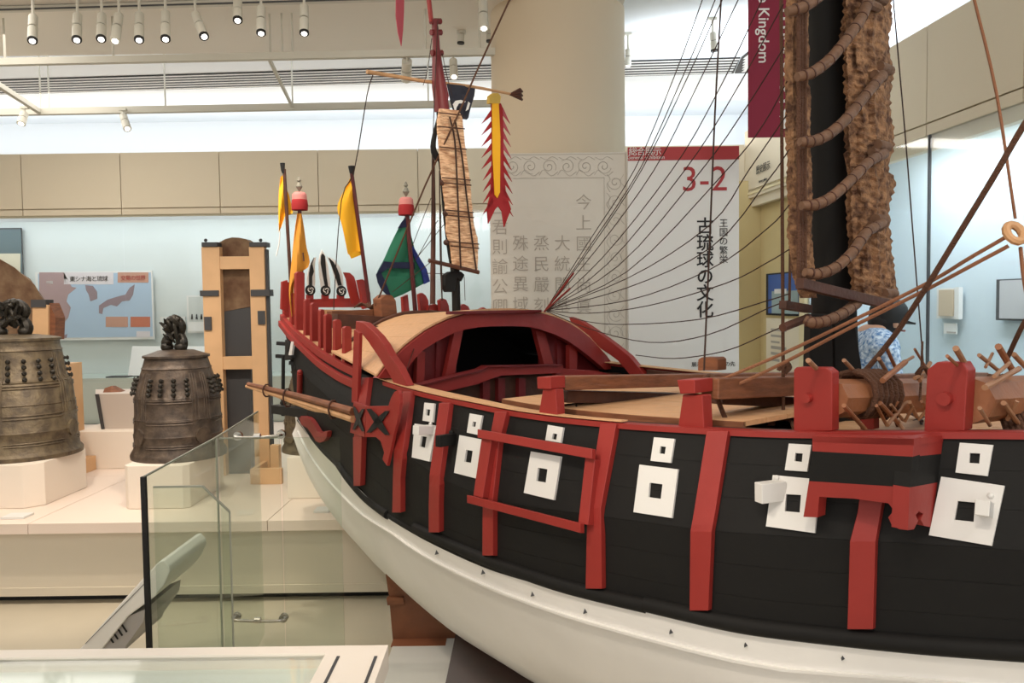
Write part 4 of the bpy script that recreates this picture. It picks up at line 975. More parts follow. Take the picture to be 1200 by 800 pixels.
# ---- stern rails
def rail(top, bot, d0, t, name):
    a = [hull_at(x, y, d0) for x, y in top]; b = [hull_at(x, y, d0) for x, y in bot]
    return M().slab([[p, q_] for p, q_ in zip(a, b)], SN*t).build(name, RED, ship, bevel=.001)
def sterny(x, y, dw=0.015):
    s, z = solve(x, y, lambda q_: wG(q_)+dw); return S(s, wG(s)+dw, z)
def srail(top, hgt, dw, name, tt=.022):
    tp_ = crom(top); xs = [top[0][0]+(top[-1][0]-top[0][0])*i/16 for i in range(17)]
    a = [sterny(x, tp_(x), dw) for x in xs]; b = [sterny(x, tp_(x)+hgt(x), dw) for x in xs]
    return M().slab([[p, q_] for p, q_ in zip(a, b)], SN*tt).build(name, RED, ship, bevel=.001)
srail([(328,368),(338,381),(349,391),(360,400),(372,409.5),(385,417.5),(400,425.5),(417,433)], lambda x: 6.5+(x-328)*.03, .016, 'stern_rail')
srail([(326,375.5),(338,391),(347.5,400),(360,412),(372.5,423),(385,431.5),(397.5,439),(416,447)], lambda x: 6+(x-326)*.035, .03, 'stern_rail')
# poop posts
posts = [(408,382,429,8.4),(396.5,374,422,7.6),(385.5,367.5,414,7.4),(378,362,408,5),(369.5,354.5,400,7.8),(361,350,393,6),(352,318,387,9.5),(344,343,381,5),(336.5,330,373,7)]
for x, yt, yb_, wd in posts:
    w_ = lambda q_: wG(q_)-.02
    s, z = solve(x, yb_, w_); h = wd/2
    a = [PS(x-h, yb_, s), PS(x+h, yb_, s), PS(x+h*1.0, yt+3, s), PS(x+h*.6, yt+.5, s), PS(x-h*.4, yt, s), PS(x-h, yt+2, s)]
    M().prism(a, SU*.024).build('rail_post', RED, ship, bevel=.001)
def flatS(pts, s, m, name, t=.012, par=None): return M().prism([PS(x, y, s) for x, y in pts], SU*t).build(name, m, par or ship)
sE = eG-.05
flatS([(331,330),(337,328),(338,365),(330,362)], sE-.05, RED, 'stern_plank', .02)
flatS([(346,320),(352,317.5),(357,320),(357,360),(347,360)], sE-.1, RED, 'stern_plank', .02)
flatS([(359,350.5),(420,349),(424,352),(424,360),(360,360)], sE, RED, 'transom_rail', .03)
flatS([(404,319),(410,319.5),(415,324),(417,330),(422,352),(414,356),(409,338),(407,326)], sE-.1, RED, 'stern_plank', .02)
flatS([(419.5,328),(425,327),(430,331),(434,343),(435,360),(426,362),(423,345)], sE-.16, RED, 'stern_plank', .02)
for x in (364, 382, 400): flatS([(x-3.5,345),(x+3.5,345),(x+3.5,353),(x-3.5,353)], sE, RED, 'ornament_foot', .02)
# white spear ornaments with black blades and three-comma discs
flatS([(361,340),(360,325),(363,311),(367.5,303),(370.5,301),(369,312),(369.5,330),(368,345),(362,345)], sE+.012, WHTP, 'white_flame', .008)
flatS([(377,340),(374.5,322),(374,306),(375.5,298),(377.5,292.5),(380.5,298),(384.5,310),(387,330),(387,345),(378,345)], sE+.012, WHTP, 'white_flame', .008)
flatS([(384,300.5),(392,304.5),(398,312),(402,323),(402.5,337),(401,345),(396,345),(394,330),(389,312)], sE+.012, WHTP, 'white_flame', .008)
flatS([(368.5,301.5),(366,309),(368,318),(366,324),(366,334),(363,334),(363,320),(365,308)], sE, BLACKP, 'black_blade', .008)
flatS([(378.5,297),(381,300),(382,313),(383,325),(384.5,335),(381.5,335),(379,322),(376.5,308),(377,299)], sE, BLACKP, 'black_blade', .008)
flatS([(386,302),(391,307),(395,314),(398,322),(400.5,334),(397,334.5),(394,325),(390.5,315)], sE, BLACKP, 'black_blade', .008)
for cx, cy in ((364,340),(382,340.5),(400.5,341)):
    c = PS(cx, cy, sE-.004); r = 6.2*c.y/F_PX; tx = SN
    dsc = M().prism([c+tx*r*math.cos(k*math.pi/10)+Z_*r*math.sin(k*math.pi/10) for k in range(20)], SU*.008).build('crest_disc', BLACKP, ship)
    for j in range(3):
        a0 = j*2*math.pi/3+.5
        pts = [(.62,-.5,.02),(.66,0,.12),(.62,.5,.17),(.52,1.0,.2),(.4,1.6,.17),(.3,2.1,.05)]
        aa = [c-SU*.001+tx*r*q_*math.cos(a0+t)+Z_*r*q_*math.sin(a0+t) for q_, t, h in pts]; bb = [c-SU*.001+tx*r*(q_-h)*math.cos(a0+t)+Z_*r*(q_-h)*math.sin(a0+t) for q_, t, h in pts]
        M().slab([[p_, q_] for p_, q_ in zip(aa, bb)], SU*-.0015).build('comma_mark', WHTP, dsc)
# far side poop posts
for pts, sv in (([(472,348),(478,345),(480,366),(473,366)], 2.2), ([(491,345),(495,343),(499,346),(502,352),(503,368),(493,368),(492,356)], 2.0), ([(503,358),(510,356),(516,358),(518,369),(503,370)], 1.98), ([(515,352),(519,349.5),(523,351),(526,358),(527,368),(517,369)], 1.95), ([(540,358),(544,356),(549,359),(552,366),(540,367)], 1.9), ([(563,362),(567,360),(572,363),(573,367),(563,367)], 1.85)):
    flatS(pts, sv, RED, 'rail_post', .02)
# poop gear
bw = [PS(x, y, 2.0) for x, y in [(446,350),(452,345),(460,346),(464,352),(468,388),(449,392)]]
M().prism(bw, SU*.07).build('wooden_bitt', WOOD, ship, bevel=.003)
bar(PS(386, 371, 2.1), PS(455, 368, 2.1), .045, .05, 'poop_log', WOOD); bar(PS(392, 376, 1.95), PS(470, 380, 1.95), .05, .06, 'poop_log', DWOOD)
bar(PS(455, 373, 2.02), PS(528, 368, 2.02), .03, .03, 'poop_log', WOOD); bar(PS(440, 386, 1.88), PS(530, 371, 1.88), .03, .028, 'poop_log', DWOOD)
bar(PS(363, 366, 2.4), PS(420, 367, 2.4), .03, .03, 'poop_log', TWOOD)
# ---- gunwale posts, beams, windlasses
def block(poly, depth, name, m, wv, bev=.002): return M().prism([PW(x, y, wv) for x, y in poly], SN*depth).build(name, m, ship, bevel=bev)
p_ = hull_at(646, 489); w1 = sw(p_)[1]-.0
block([(636,456),(651,456),(653,488),(631,486)], .03, 'bitt_base', RED, w1); block([(629,441.5),(645,441.5),(645,456),(629.5,455.5)], .055, 'bitt_head', RED, w1+.008)
w2 = sw(hull_at(815, 501))[1]-.005
block([(800,462),(823,463),(825,502),(794.5,501)], .035, 'bitt_base', RED, w2); block([(793,445),(814,445),(814,461),(797,461.5)], .07, 'bitt_head', RED, w2+.01)
w3 = sw(hull_at(950, 505))[1]-.01; w4 = sw(hull_at(1110, 505))[1]-.01
po3 = block([(930,433),(933,430),(968,430.5),(975,436),(975,505),(930,505)], .03, 'windlass_post', RED, w3)
po4 = block([(1086.5,433),(1098,424),(1128,424),(1134,434),(1130,505),(1082.5,505)], .04, 'windlass_post', RED, w4)
for x, y, r, wv in ((948,466,.010,w3), (1109,467,.013,w4)):
    a = PW(x, y, wv); M().tube([a+SN*.02, a-SN*.014], r, 14).build('axle_peg', RED, ship, smooth=True)
def across(a, ya, b, yb_, wa, dw, wd, h, name, m):   # beam running athwart from near point to a far point seen at pixel b
    p0 = PW(a, ya, wa); s0 = sw(p0)[0]; p1 = PS(b, yb_, s0); return M().beam(p0, p1, wd, h).build(name, m, ship, bevel=.003)
across(655, 448.5, 1010, 440, w1-.05, 0, .05, .038, 'cross_beam', WOOD)
across(658, 464, 1000, 470, w1-.09, 0, .05, .034, 'cross_beam', DWOOD)
across(832, 455, 1150, 444, w2-.06, 0, .05, .05, 'cross_beam', WOOD)
across(838, 466, 1160, 484, w2-.16, 0, .05, .03, 'cross_beam', DWOOD)
block([(818,421),(822,418.5),(838,418.5),(841,421),(841,434),(817.5,434)], .04, 'wooden_cleat', WOOD, w2-.25)
def octo(p0, p1, r, name): return M().tube([p0, p1], r, 8).build(name, WOOD2, ship)
WOOD2 = mat('barrel_wood', (150, 96, 62), .55, bump=.15, var=.12, vscale=14)
p0 = PW(972, 467, w3-.03); s0 = sw(p0)[0]; br1 = octo(p0, PS(1190, 459, s0), .042, 'windlass_barrel')
p0b = PW(1136, 469, w4-.04); s1 = sw(p0b)[0]; br2 = octo(p0b, PS(1330, 455, s1), .046, 'windlass_barrel')
def bp(x, y, d=-.0): return PS(x, y, s0-.02+d)
for x in (1000, 1006, 1012, 1018, 1024, 1030):
    q0 = PS(x, 462-(x-1000)*.04, s0)
    M().tube([q0+SU*math.cos(t)*.052+Z_*math.sin(t)*.052+SN*.004*math.sin(3*t) for t in [i*math.pi/6 for i in range(13)]], .007, 6, 1).build('rope_turn', ROPE, ship, smooth=True)
STK = mat('stick_wood', (158, 114, 82), .6, var=.15)
sticks = [(1044,474,1058,492,3),(1052,470,1040,488,3.4),(1070,476,1060,494,3),(1080,470,1092,486,3.4),(1050,430,1070,418,3),(1155,430,1163,414,3),(1148,478,1160,498,4),(1192,470,1180,492,4),(989,422,1005,439,4),(989,475,1014,503,4.5),(1030,420,1045,446,4),(1039,408,1050,432,3.6),(1034,446,1061,424,5.5),(1072,409,1086,432,2.6),(1031,472,1056,499,4.5),(1027,475,1039,498,3.6),(1066,471,1074,488,4),(1120,408,1133,430,6),(1147.5,416,1170,434,4),(1170,406,1186,433,6.5),(1154,454,1194,432,6),(1188,415,1203,431,5),(1110,417,1122,428,3.4),(1072,443,1089,436,4),(1060,505,1052,493,4),(947,422,956,431,5),(1078,446,1090,425,4),(1040,498,1062,470,4),(1165,441,1183,425,4),(1176,472,1196,500,5),(1088,478,1076,492,3)]
for x0, y0, x1, y1, wd in sticks:
    ss_ = (s0 if x0 < 1100 else s1)-.055*(1 if y0 > 440 else .2)
    a, b = PS(x0, y0, ss_), PS(x1, y1, ss_+.02); M().tube([a, b], wd*.62*a.y/F_PX, 8).build('handspike', STK if wd % 1 == 0 else WOOD2, ship)
rnd = random.Random(3)
for k in range(14):
    x = rnd.uniform(1036, 1084); y = rnd.uniform(476, 496); a = PS(x, y, s0+rnd.uniform(.02, .12)); b = PS(x+rnd.uniform(-18, 18), y+rnd.uniform(-14, 10), s0+rnd.uniform(.02, .12))
    M().tube([a, (a+b)/2+Vector((0,0,rnd.uniform(-.01,.02))), b], .004, 5, 3).build('loose_rope', DWOOD, ship, smooth=True)
# mast partners
block([(1008,480),(1024,478),(1024,503),(1008,503)], .03, 'mast_cheek', RED, .12)
# ---- main mast
def vert(pts, s, name, m, n=20):
    rows = []
    for y, xl, xr in pts:
        a, b = PS(xl, y, s), PS(xr, y, s); c = (a+b)/2; r = (xr-xl)/2*c.y/F_PX/math.sqrt(1+(c.x/c.y)**2); rows.append([c+Vector((r*math.cos(t*2*math.pi/n), r*math.sin(t*2*math.pi/n), 0)) for t in range(n)])
    mm = M(); mm.loft(rows, True); mm.f.append(tuple(range(n))); mm.f.append(tuple(range((len(rows)-1)*n, len(rows)*n)))
    return mm.build(name, m, ship, smooth=True)
vert([(-190,938,983),(0,942,991),(130,945,996),(260,948,1000),(360,949,1003),(430,950,1006),(500,950,1006)], 0, 'main_mast', BLK)
M().prism([P(x, y, 2.17) for x, y in [(947,503),(978,503),(975,368),(950,368)]], (0, .05, 0)).build('mast_cheek', BLK, ship, bevel=.003)
M().prism([P(x, y, 2.20) for x, y in [(979,503),(1013,503),(1010,430),(1001,372),(977,368)]], (0, .06, 0)).build('mast_cheek', BLK, ship, bevel=.003)
# ---- main sail, gathered in two bunches of reed matting
def bunch(edge, s0_, depth, name, seed, n=26, dn=4):
    el = crom([(y, a) for y, a, b in edge]); er = crom([(y, b) for y, a, b in edge])
    y0, y1 = edge[0][0], edge[-1][0]; N = int((y1-y0)/dn); rows = []
    for i in range(N+1):
        y = y0+(y1-y0)*i/N; a, b = PS(el(y), y, s0_), PS(er(y), y, s0_); c = (a+b)/2; rx = (b-a)/2; ry = SU*depth
        row = []
        for k in range(n):
            t = 2*math.pi*k/n; base = rx*math.cos(t)+ry*math.sin(t)
            f = 1+.16*noise.noise(Vector((k*1.7+seed, y*.035, 0)))+.12*math.sin(k*2.6+seed)+.10*noise.noise(Vector((math.cos(t)*3, math.sin(t)*3+seed, y*.16)))+.05*math.sin(y*.9+k)
            row.append(c+base*f)
        rows.append(row)
    mm = M(); mm.loft(rows, True); mm.f.append(tuple(range(n))); mm.f.append(tuple(range(N*n, N*n+n)))
    return mm.build(name, MATM, ship, smooth=False)
L_ = bunch([(-185,925,941),(0,926,943),(60,924,943),(130,925,945),(220,927,947),(300,930,948),(330,936,950),(349,944,951)], -.10, .02, 'sail_bunch', 1)
R_ = bunch([(-185,985,1040),(0,993,1037),(20,994,1039),(55,994,1034),(85,996,1040),(120,996,1035),(170,998,1040),(200,998,1034),(218,1000,1040),(255,1000,1034),(300,1002,1038),(330,1003,1043),(347,1004,1045)], -.11, .035, 'sail_bunch', 5)
for j, (x0, wv) in enumerate(((936,.0),(939,.0),(943,.0))):
    M().tube([PS(x0, y, -.13) for y in (-150, 0, 120, 240, 330)], .005, 6, 3).build('edge_rope', ROPE, ship)
# wrapped battens round the mast
bats = [[(922,14),(942,8),(962,-6),(982,-24)], [(934,90),(950,86),(972,70),(992,46),(1010,20),(1020,-6)], [(937,166),(950,166),(970,158),(992,139),(1014,112),(1034,88)], [(939,241),(955,240),(974,231),(998,210),(1018,190),(1036,180)],
        [(943,319),(958,321),(980,313),(1000,294),(1016,272),(1034,262)], [(943,374),(952,378),(968,376),(988,367),(1004,355)], [(930,-66),(950,-68),(972,-84),(1000,-112),(1020,-130)], [(930,-146),(950,-148),(972,-160),(1000,-185)]]
for pts in bats:
    n = len(pts); q = [PS(x, y, -.16-.02*math.sin(math.pi*i/(n-1))) for i, (x, y) in enumerate(pts)]
    o = M().tube(q, [.010]+[.0128]*(n-2)+[.014], 12, 6).build('batten', BAMB, ship, smooth=True)
    kf = [crom(list(zip(range(n), [p[c] for p in q]))) for c in range(3)]
    for i in range(1, (n-1)*2):
        t = i/2; p = Vector([f(t) for f in kf]); d = (Vector([f(t+.05) for f in kf])-p).normalized()
        M().tube([p-d*.0015, p+d*.0015], .0143, 12).build('binding', DWOOD, o)
for x, y in ((1041,82),(1038,172),(1036,258),(1046,344),(1034,0)):
    p = PS(x, y, -.15); M().tube([p-SN*-.0+SN*-.05, p, p+SN*.012], [.014, .014, .013], 10).build('batten_end', BAMB, ship, smooth=True); M().tube([p+SN*.011, p+SN*.0135], .006, 8).build('batten_hole', BLACKP, ship)
    q = PS(x-8, y+8, -.15); M().tube([q-SN*.04, q+SN*.015], .012, 8).build('batten_end', BAMB, ship, smooth=True)
bar(PS(937, 332, -.17), PS(1042, 357, -.17), .02, .024, 'sail_boom', DWOOD)
M().tube([PS(1018, 347, -.1), PS(1046, 341, -.1)], .014, 10).build('batten_end', BAMB, ship, smooth=True)
bar(PS(917, 357, -.10), PS(948, 362, -.10), .02, .02, 'short_spar', DWOOD); M().tube([PS(917, 384, -.12), PS(932, 378, -.12), PS(948, 372, -.12)], .010, 8, 3).build('short_spar', DWOOD, ship, smooth=True)
# ---- rear mast and its sail
SM = 1.73
def PM(x, y, d=0): return PS(x, y, SM+d)
vert([(24,504,514.5),(28,506,513),(34,506,514),(60,507,516),(85,507,520),(110,509,524),(130,510,527)], SM, 'rear_mast_head', REDD)
vert([(128,511,527),(180,515,531),(240,521,535),(300,526,538),(330,529,539),(370,530,540)], SM, 'rear_mast', BLK, 16)
M().tube([PM(500.5, -60), PM(502.6, 0), PM(505.5, 26)], .010, 8).build('top_pole', RED, ship, smooth=True)
for y in (25, 38, 62): M().tube([PM(503.5+y*.04, y), PM(515+y*.05, y)], .013, 8).build('mast_band', REDD, ship)
M().prism([PM(x, y, -.02) for x, y in [(511,60),(515,64),(521,90),(526,112),(524,130),(514,130),(511,100)]], SU*.03).build('mast_cheek', REDD, ship)
sl = crom([(127,516),(145,513.6),(174,516),(208,519),(255,524),(271,524),(289,529),(308,531)]); sr = crom([(127,538),(137,542),(167,545),(212,551),(257,555),(279,560),(300,560),(316,560)])
rows = []
for i in range(41):
    y = 127+i*(313-127)/40; r = []
    for k in range(15):
        t = k/14; x = sl(y)+(sr(y)-sl(y))*t+(.8*noise.noise(Vector((y*.3, t*5, 2))) if k in (0, 14) else 0)
        r.append(PM(x, y+t*4*(1 if y > 280 else .6)+ (0), -.07+.004*math.sin(y*.35)+.006*noise.noise(Vector((y*.2, t*6, 0)))))
    rows.append(r)
sail2 = M().slab(rows, SU*.012).build('rear_sail', MATT, ship)
for y in (132, 148, 172, 208, 214, 246, 252, 283, 288):
    M().tube([PM(sl(y)-1, y, -.086), PM(sr(y)+1, y+3, -.086)], .0028, 5).build('sail_batten', DWOOD, sail2)
for a in ([(527,137),(533,165),(536,220),(540,314)], [(533,140),(541,180),(548,240),(558,316)]):
    M().tube([PM(x, y, -.09) for x, y in a], .004, 6, 4).build('sail_rope', ROPED, sail2)
M().tube([PM(502.5, 305, -.05), PM(561, 319, -.08)], .009, 8).build('sail_boom', DWOOD, ship)
M().prism([PM(x, y, -.03) for x, y in [(522,322),(528,318),(541,318),(545,322),(541,330),(536,326),(533,342),(524,342),(521,334)]], SU*.03).build('mast_block', BLK, ship, bevel=.004)
M().tube([PM(517, 128, -.03), PM(511, 150, -.03), PM(507.5, 172, -.03), PM(512, 185, -.03), PM(517, 190, -.03), PM(521, 250, -.04), PM(526, 290, -.04), PM(529, 312, -.04)], [.007,.009,.012,.015,.012,.008,.009,.007], 8, 3).build('sail_spar', BLK, ship, smooth=True)
for x, y in ((518,214),(522,250),(523,284)): M().ball(PM(x, y, -.06), .013, 6).build('rope_knot', DWOOD, ship)
M().tube([PM(507.5, 172, .03), PM(508, 250, .03), PM(507, 356, .03)], [.006,.010,.012], 8).build('prop_pole', DWOOD, ship, smooth=True)
# pennant, yard, broom and dragon streamer
M().tube([PM(430, 84, .02), PM(470, 90.5, .02), PM(500, 95.5, .02), PM(550, 101, .02), PM(598, 110, .02)], [.009,.008,.008,.007,.006], 8, 3).build('bamboo_yard', TWOOD, ship, smooth=True)
for k in range(9): M().tube([PM(597, 110.5, .02), PM(610+(k % 3), 104+k*1.6, .02+(k % 3-1)*.02)], [.004, .006], 5).build('broom_twig', DWOOD, ship)
rows = [[PM(x0+(x1-x0)*t, y+t*dy, .01+.012*math.sin(t*5+y*.1)) for t in (0, .25, .5, .75, 1)] for x0, x1, y, dy in ((524,557,98,4),(526,556,108,4),(528,553,118,4),(531,550.5,128,3),(536,549,136,2),(541,547,139,1))]
pn = M().slab(rows, SU*.004).build('dark_pennant', DCL, ship)
M().prism([PM(x, y, -.03) for x, y in [(531,122),(534,118),(540,117),(546,119),(543,121),(538,121),(535,126),(534,132)]], SU*.003).build('white_crescent', WHTP, pn)
M().prism([PM(x, y, -.03) for x, y in [(549,119),(551,121),(549,128),(546,130)]], SU*.003).build('white_crescent', WHTP, pn)
st_ = M().prism([PM(x, y, -.0) for x, y in [(576,122),(579,120),(587,121),(589,126),(590,150),(590.5,200),(593,225),(599,245),(591,266),(588.5,248),(584,241),(580,246),(572.5,262),(571,244),(575,228),(576.5,200),(576.5,150)]], SU*.006).build('streamer', CRIM, ship)
M().prism([PM(x, y, -.008) for x, y in [(577,121),(584.5,121),(586.5,160),(586,225),(583,232),(580,228),(577.5,180)]], SU*.004).build('yellow_stripe', YEL, st_)
M().prism([PM(x, y, -.01) for x, y in [(574,112),(578,109),(584,109),(587,113),(586,121),(573.5,121)]], SU*.02).build('dragon_head', mat('gold_cloth', (196, 160, 70), .7), st_)
for k in range(9):
    y = 126+k*13
    M().prism([PM(x, y2, .0) for x, y2 in [(577.5,y),(577.5,y+9),(564.5+(k > 4)*1.5,y+19+k*.3)]], SU*.003).build('fin', CRIM, st_)
    M().prism([PM(x, y2, .0) for x, y2 in [(589.5,y),(589.5,y+9),(598+k*.45,y+19+k*.6)]], SU*.003).build('fin', CRIM if k > 3 else PCR, st_)
M().prism([PM(x, y, .05) for x, y in [(464.5,-20),(474,-20),(473.5,14),(472.5,35),(470.5,54),(466.5,38),(464,18)]], SU*.004).build('red_pennant', PCR, ship)
M().tube([PM(500,-22,.05), PM(464,-18,.05)], .004, 5).build('pennant_stick', WOOD, ship)
# ---- flags on poles
def cloth(pts_l, pts_r, s, m, name, par, amp=.012):
    y0, y1 = pts_l[0][1], pts_l[-1][1]; rows = []
    n = 16; fl1 = crom([(i, p[0]) for i, p in enumerate(pts_l)]); fy1 = crom([(i, p[1]) for i, p in enumerate(pts_l)]); fl2 = crom([(i, p[0]) for i, p in enumerate(pts_r)]); fy2 = crom([(i, p[1]) for i, p in enumerate(pts_r)])
    for i in range(n+1):
        a = i/n*(len(pts_l)-1); b = i/n*(len(pts_r)-1); r = []
        for k in range(7):
            t = k/6; r.append(PS(fl1(a)+(fl2(b)-fl1(a))*t, fy1(a)+(fy2(b)-fy1(a))*t, s+amp*math.sin(t*6+i*.3)))
        rows.append(r)
    return M().slab(rows, SU*.003).build(name, m, par, smooth=True)
PRED = mat('pole_maroon', (84, 24, 26), .5)
def pole(p0, p1, s, r, m=PRED): return M().tube([PS(*p0, s), PS(*p1, s)], r, 8).build('flag_pole', m, ship, smooth=True)
s1_, s2_, s3_, s4_ = 2.74, 2.62, 2.50, 2.15
q = pole((333,198),(343,372), s1_, .009, DWOOD); M().tube([PS(332.5,203,s1_), PS(331.5,199,s1_), PS(331,191,s1_)], [.008,.010,.013], 8).build('pole_knob', BLACKP, q)
cloth([(329,207),(327,225),(326.5,245),(327,272)], [(335,203),(336,222),(336,245),(329.5,266)], s1_+.02, YEL, 'yellow_flag', q); cloth([(335.5,222),(336,235),(337,253)], [(338,226),(343,246),(342.5,250)], s1_+.02, YEL, 'yellow_flag', q, .004)
M().tube([PS(328,270,s1_), PS(327,285,s1_), PS(323.5,300,s1_)], .003, 5, 3).build('ribbon', WHTP, q)
q = pole((351,246),(355,375), s2_, .010); 
def cap(x, y, s, par, k=1.0):
    c = PS(x, y+10*k, s); u = c.y/F_PX*k
    M().lathe([(.01,8*u),(6*u,7.5*u),(8*u,5.5*u),(8.4*u,3*u),(8.6*u,-1*u)], c, 20).build('cap_top', PINK, par, smooth=True)
    M().lathe([(8.6*u,-1*u),(9.0*u,-2*u),(9.6*u,-8*u),(9.2*u,-13*u)], c, 20, cap=False).build('cap_skirt', CRIM, par, smooth=True)
    M().lathe([(.001,8*u),(1.5*u,10*u),(3.8*u,14*u),(2.2*u,18.5*u),(1.2*u,19.5*u),(2.6*u,21*u),(1*u,25*u),(.001,26*u)], c, 12).build('finial', FINM, par, smooth=True)
cap(351, 223, s2_, q)
of = cloth([(348.5,250),(345,275),(342.5,300),(340,325),(339,345),(342,371)], [(353.5,250),(356.5,268),(359,288),(362.5,311),(345.5,325),(345,368)], s2_-.02, ORG, 'ochre_flag', q)
M().tube([PS(355, 296, s2_-.045), PS(356, 306, s2_-.045)], .004, 5).build('dark_mark', DWOOD, of)
q = pole((412,202),(433,356), s3_, .010); M().tube([PS(413,207,s3_), PS(412.5,203,s3_), PS(412,194.5,s3_)], [.007,.012,.018], 8).build('pole_knob', BLACKP, q)
cloth([(411.5,207),(403,224),(395.5,243),(401,264),(408,298)], [(414,207),(417,225),(420,243),(422.5,268),(424,294)], s3_+.01, YEL, 'yellow_flag', q)
M().prism([PS(x, y, s3_+.012) for x, y in [(409,297),(424,292),(423,298.5),(412,303)]], SU*.004).build('flag_hem', YEL, q)
q = pole((477,250),(487,368), s4_, .011); cap(476, 229, s4_, q)
ff = s4_+.02
gf = cloth([(475,254),(467,268),(458.5,285),(450,304),(443,317),(441,324)], [(479,254),(481,275),(484,290),(486,305),(486,315),(487,324)], ff, GRN, 'green_flag', q, .008)
M().slab([[PS(441,323,ff), PS(465,324,ff-.01), PS(487,323,ff)], [PS(448,338,ff), PS(468,334,ff-.01), PS(498,320,ff)], [PS(456,347,ff), PS(470,345,ff-.01), PS(499,331,ff)], [PS(461,349.5,ff), PS(472,345,ff-.01), PS(484,339,ff)]], SU*.004).build('green_flag', GRN, q, smooth=True)
M().prism([PS(x, y, ff+.002) for x, y in [(480,268),(487,296),(496,314),(501,330),(486,327),(480,320)]], SU*.004).build('green_flag', GRN, q)
M().slab([[PS(480,284,ff-.004), PS(484,288,ff-.004)], [PS(485,300,ff-.006), PS(492,302,ff-.006)], [PS(494,318,ff-.008), PS(500,315,ff-.008)], [PS(497,333,ff-.008), PS(504,329.5,ff-.008)]], SU*.004).build('blue_stripe', BLU, gf)
for pl in ([(476.5,254),(480,256),(477,266),(466.5,267.5),(471,260)], [(450,306),(458,307),(486,307),(486,315),(455,314),(444,322),(442,320)], [(441,321),(446,318),(452,330),(458,346),(453,345),(447,339),(443,331)]):
    M().prism([PS(x, y, ff-.022) for x, y in pl], SU*.004).build('navy_stripe', NAV, gf)
# ---- rigging
def rope(pts, r, m=ROPED, name='rigging_line', n=5, sm=4):
    q = [P(x, y, Y) for x, y, Y in pts]; return M().tube(q, r, n, sm).build(name, m, ship, smooth=True)
Yc = PS(638, 365, SC).y; Ys_ = PS(925, 200, -.1).y
def fan(pts, r=.0016):
    x0, x1 = 638.0, 925.0
    return rope([(x, y, 1/(1/Yc+(1/Ys_-1/Yc)*min(1, max(0, (x-x0)/(x1-x0))))) for x, y in pts], r, ROPED)
for pts in ([(638,365),(690,283),(744,198),(790,90),(823,0),(832,-30)], [(638,365),(692,287),(750,198),(800,90),(838,0),(848,-30)], [(638,365),(694,288),(752,199),(806,90),(848,-4)],
            [(638,365),(700,291),(766,200),(815,105),(865,0),(880,-30)], [(638,365),(705,303),(787,200),(840,110),(893,0),(905,-25)], [(638,365),(712,309),(802,200),(860,110),(918,5)],
            [(639,364),(725,311),(820,202),(875,125),(922,50)], [(639,364),(735,318),(850,201),(895,145),(925,90)], [(639,364),(735,326),(830,265),(877,200),(923,133)], [(639,364),(735,337),(833,290),(900,211),(925,175)],
            [(640,364),(735,352),(833,315),(900,267),(925,240)], [(640,364),(690,367),(760,358),(850,332),(900,307),(925,292)], [(640,364),(690,377),(735,380),(820,374),(900,352),(925,344)], [(641,365),(690,385),(760,401),(830,392),(900,361),(925,352)],
            [(745,416),(790,420),(850,411),(900,390),(925,379)]): fan(pts)
for pts in ([(638,365),(665,330)], [(638,365),(672,320)], [(638,365),(660,345)], [(638,365),(668,338)]): fan(pts, .004).data.materials[0] = RED
rope([(846,-60,2.3),(845,0,2.3),(838,130,2.25),(831,300,2.15),(825,434,2.1)], .0026)
rope([(915,-60,2.1),(915.5,0,2.1),(916.5,200,2.1),(917.5,400,2.1),(918,492,2.1)], .0045, ROPE, 'twisted_rope', 6)
rope([(925,-60,2.12),(925.5,0,2.12),(927,200,2.12),(925,357,2.12)], .0035, ROPE, 'twisted_rope', 6)
rope([(1045,-40,2.4),(1047,0,2.4),(1061,160,2.4),(1072,300,2.4),(1082,425,2.35)], .0022)
rope([(1139,-20,1.8),(1142,0,1.8),(1168,110,1.75),(1190,256,1.7)], .0034, ROPEL, 'rope')
rope([(1240,85,1.5),(1200,146,1.55),(1165,206,1.6),(1120,280,1.68),(1085,337,1.75),(1045,397,1.85),(1000,450,1.9),(996,455,1.9)], .0062, ROPE, 'twisted_rope', 7)
rope([(1180,277,1.68),(1135,303,1.72),(1090,330,1.77),(1000,375,1.85),(920,413,1.93),(845,445,1.98)], .0044, ROPEL, 'rope', 6)
rope([(1182,288,1.68),(1135,313,1.72),(1090,337,1.77),(1000,382,1.85),(920,424,1.93),(860,452,1.97),(822,463,1.99),(804,464,1.99)], .0044, ROPEL, 'rope', 6)
c = P(1189, 273, 1.68)
bk_ = M().tube([c+Vector((math.cos(t)*.016, math.sin(t)*.012, math.sin(t)*.018)) for t in [i*math.pi/6 for i in range(13)]], .009, 8, 1).build('wooden_ring', TWOOD, ship, smooth=True)
rope([(1215,360,1.6),(1200,378,1.6),(1180,420,1.7)], .005, ROPE, 'rope')
rope([(1196,290,1.68),(1199,320,1.65),(1203,345,1.6)], .004, ROPEL, 'rope')
rope([(836,448,2.0),(842,470,1.99),(850,490,1.98),(857,503,1.97)], .006, ROPE, 'rope', 6)
rope([(822,446,2.0),(832,440,2.02),(840,446,1.98),(835,456,1.97),(842,466,1.98)], .006, ROPE, 'rope', 6)
rope([(663,461,2.5),(690,470,2.5),(720,484,2.4),(760,487,2.4),(820,484,2.4),(880,481,2.35)], .004, ROPED, 'rope', 6)
rope([(661,475,2.3),(680,473,2.35),(712,471,2.4)], .004, ROPED, 'rope', 6); rope([(671,458,2.35),(675,474,2.3),(677,490,2.2)], .003); rope([(724,484,2.3),(727,494,2.2)], .003)
for k in range(5):
    rope([(902+k,497,2.03),(908,492-k,2.06),(918,491-k,2.08),(927,494,2.05),(930,501,2.0)], .005, ROPE, 'rope_coil', 6)
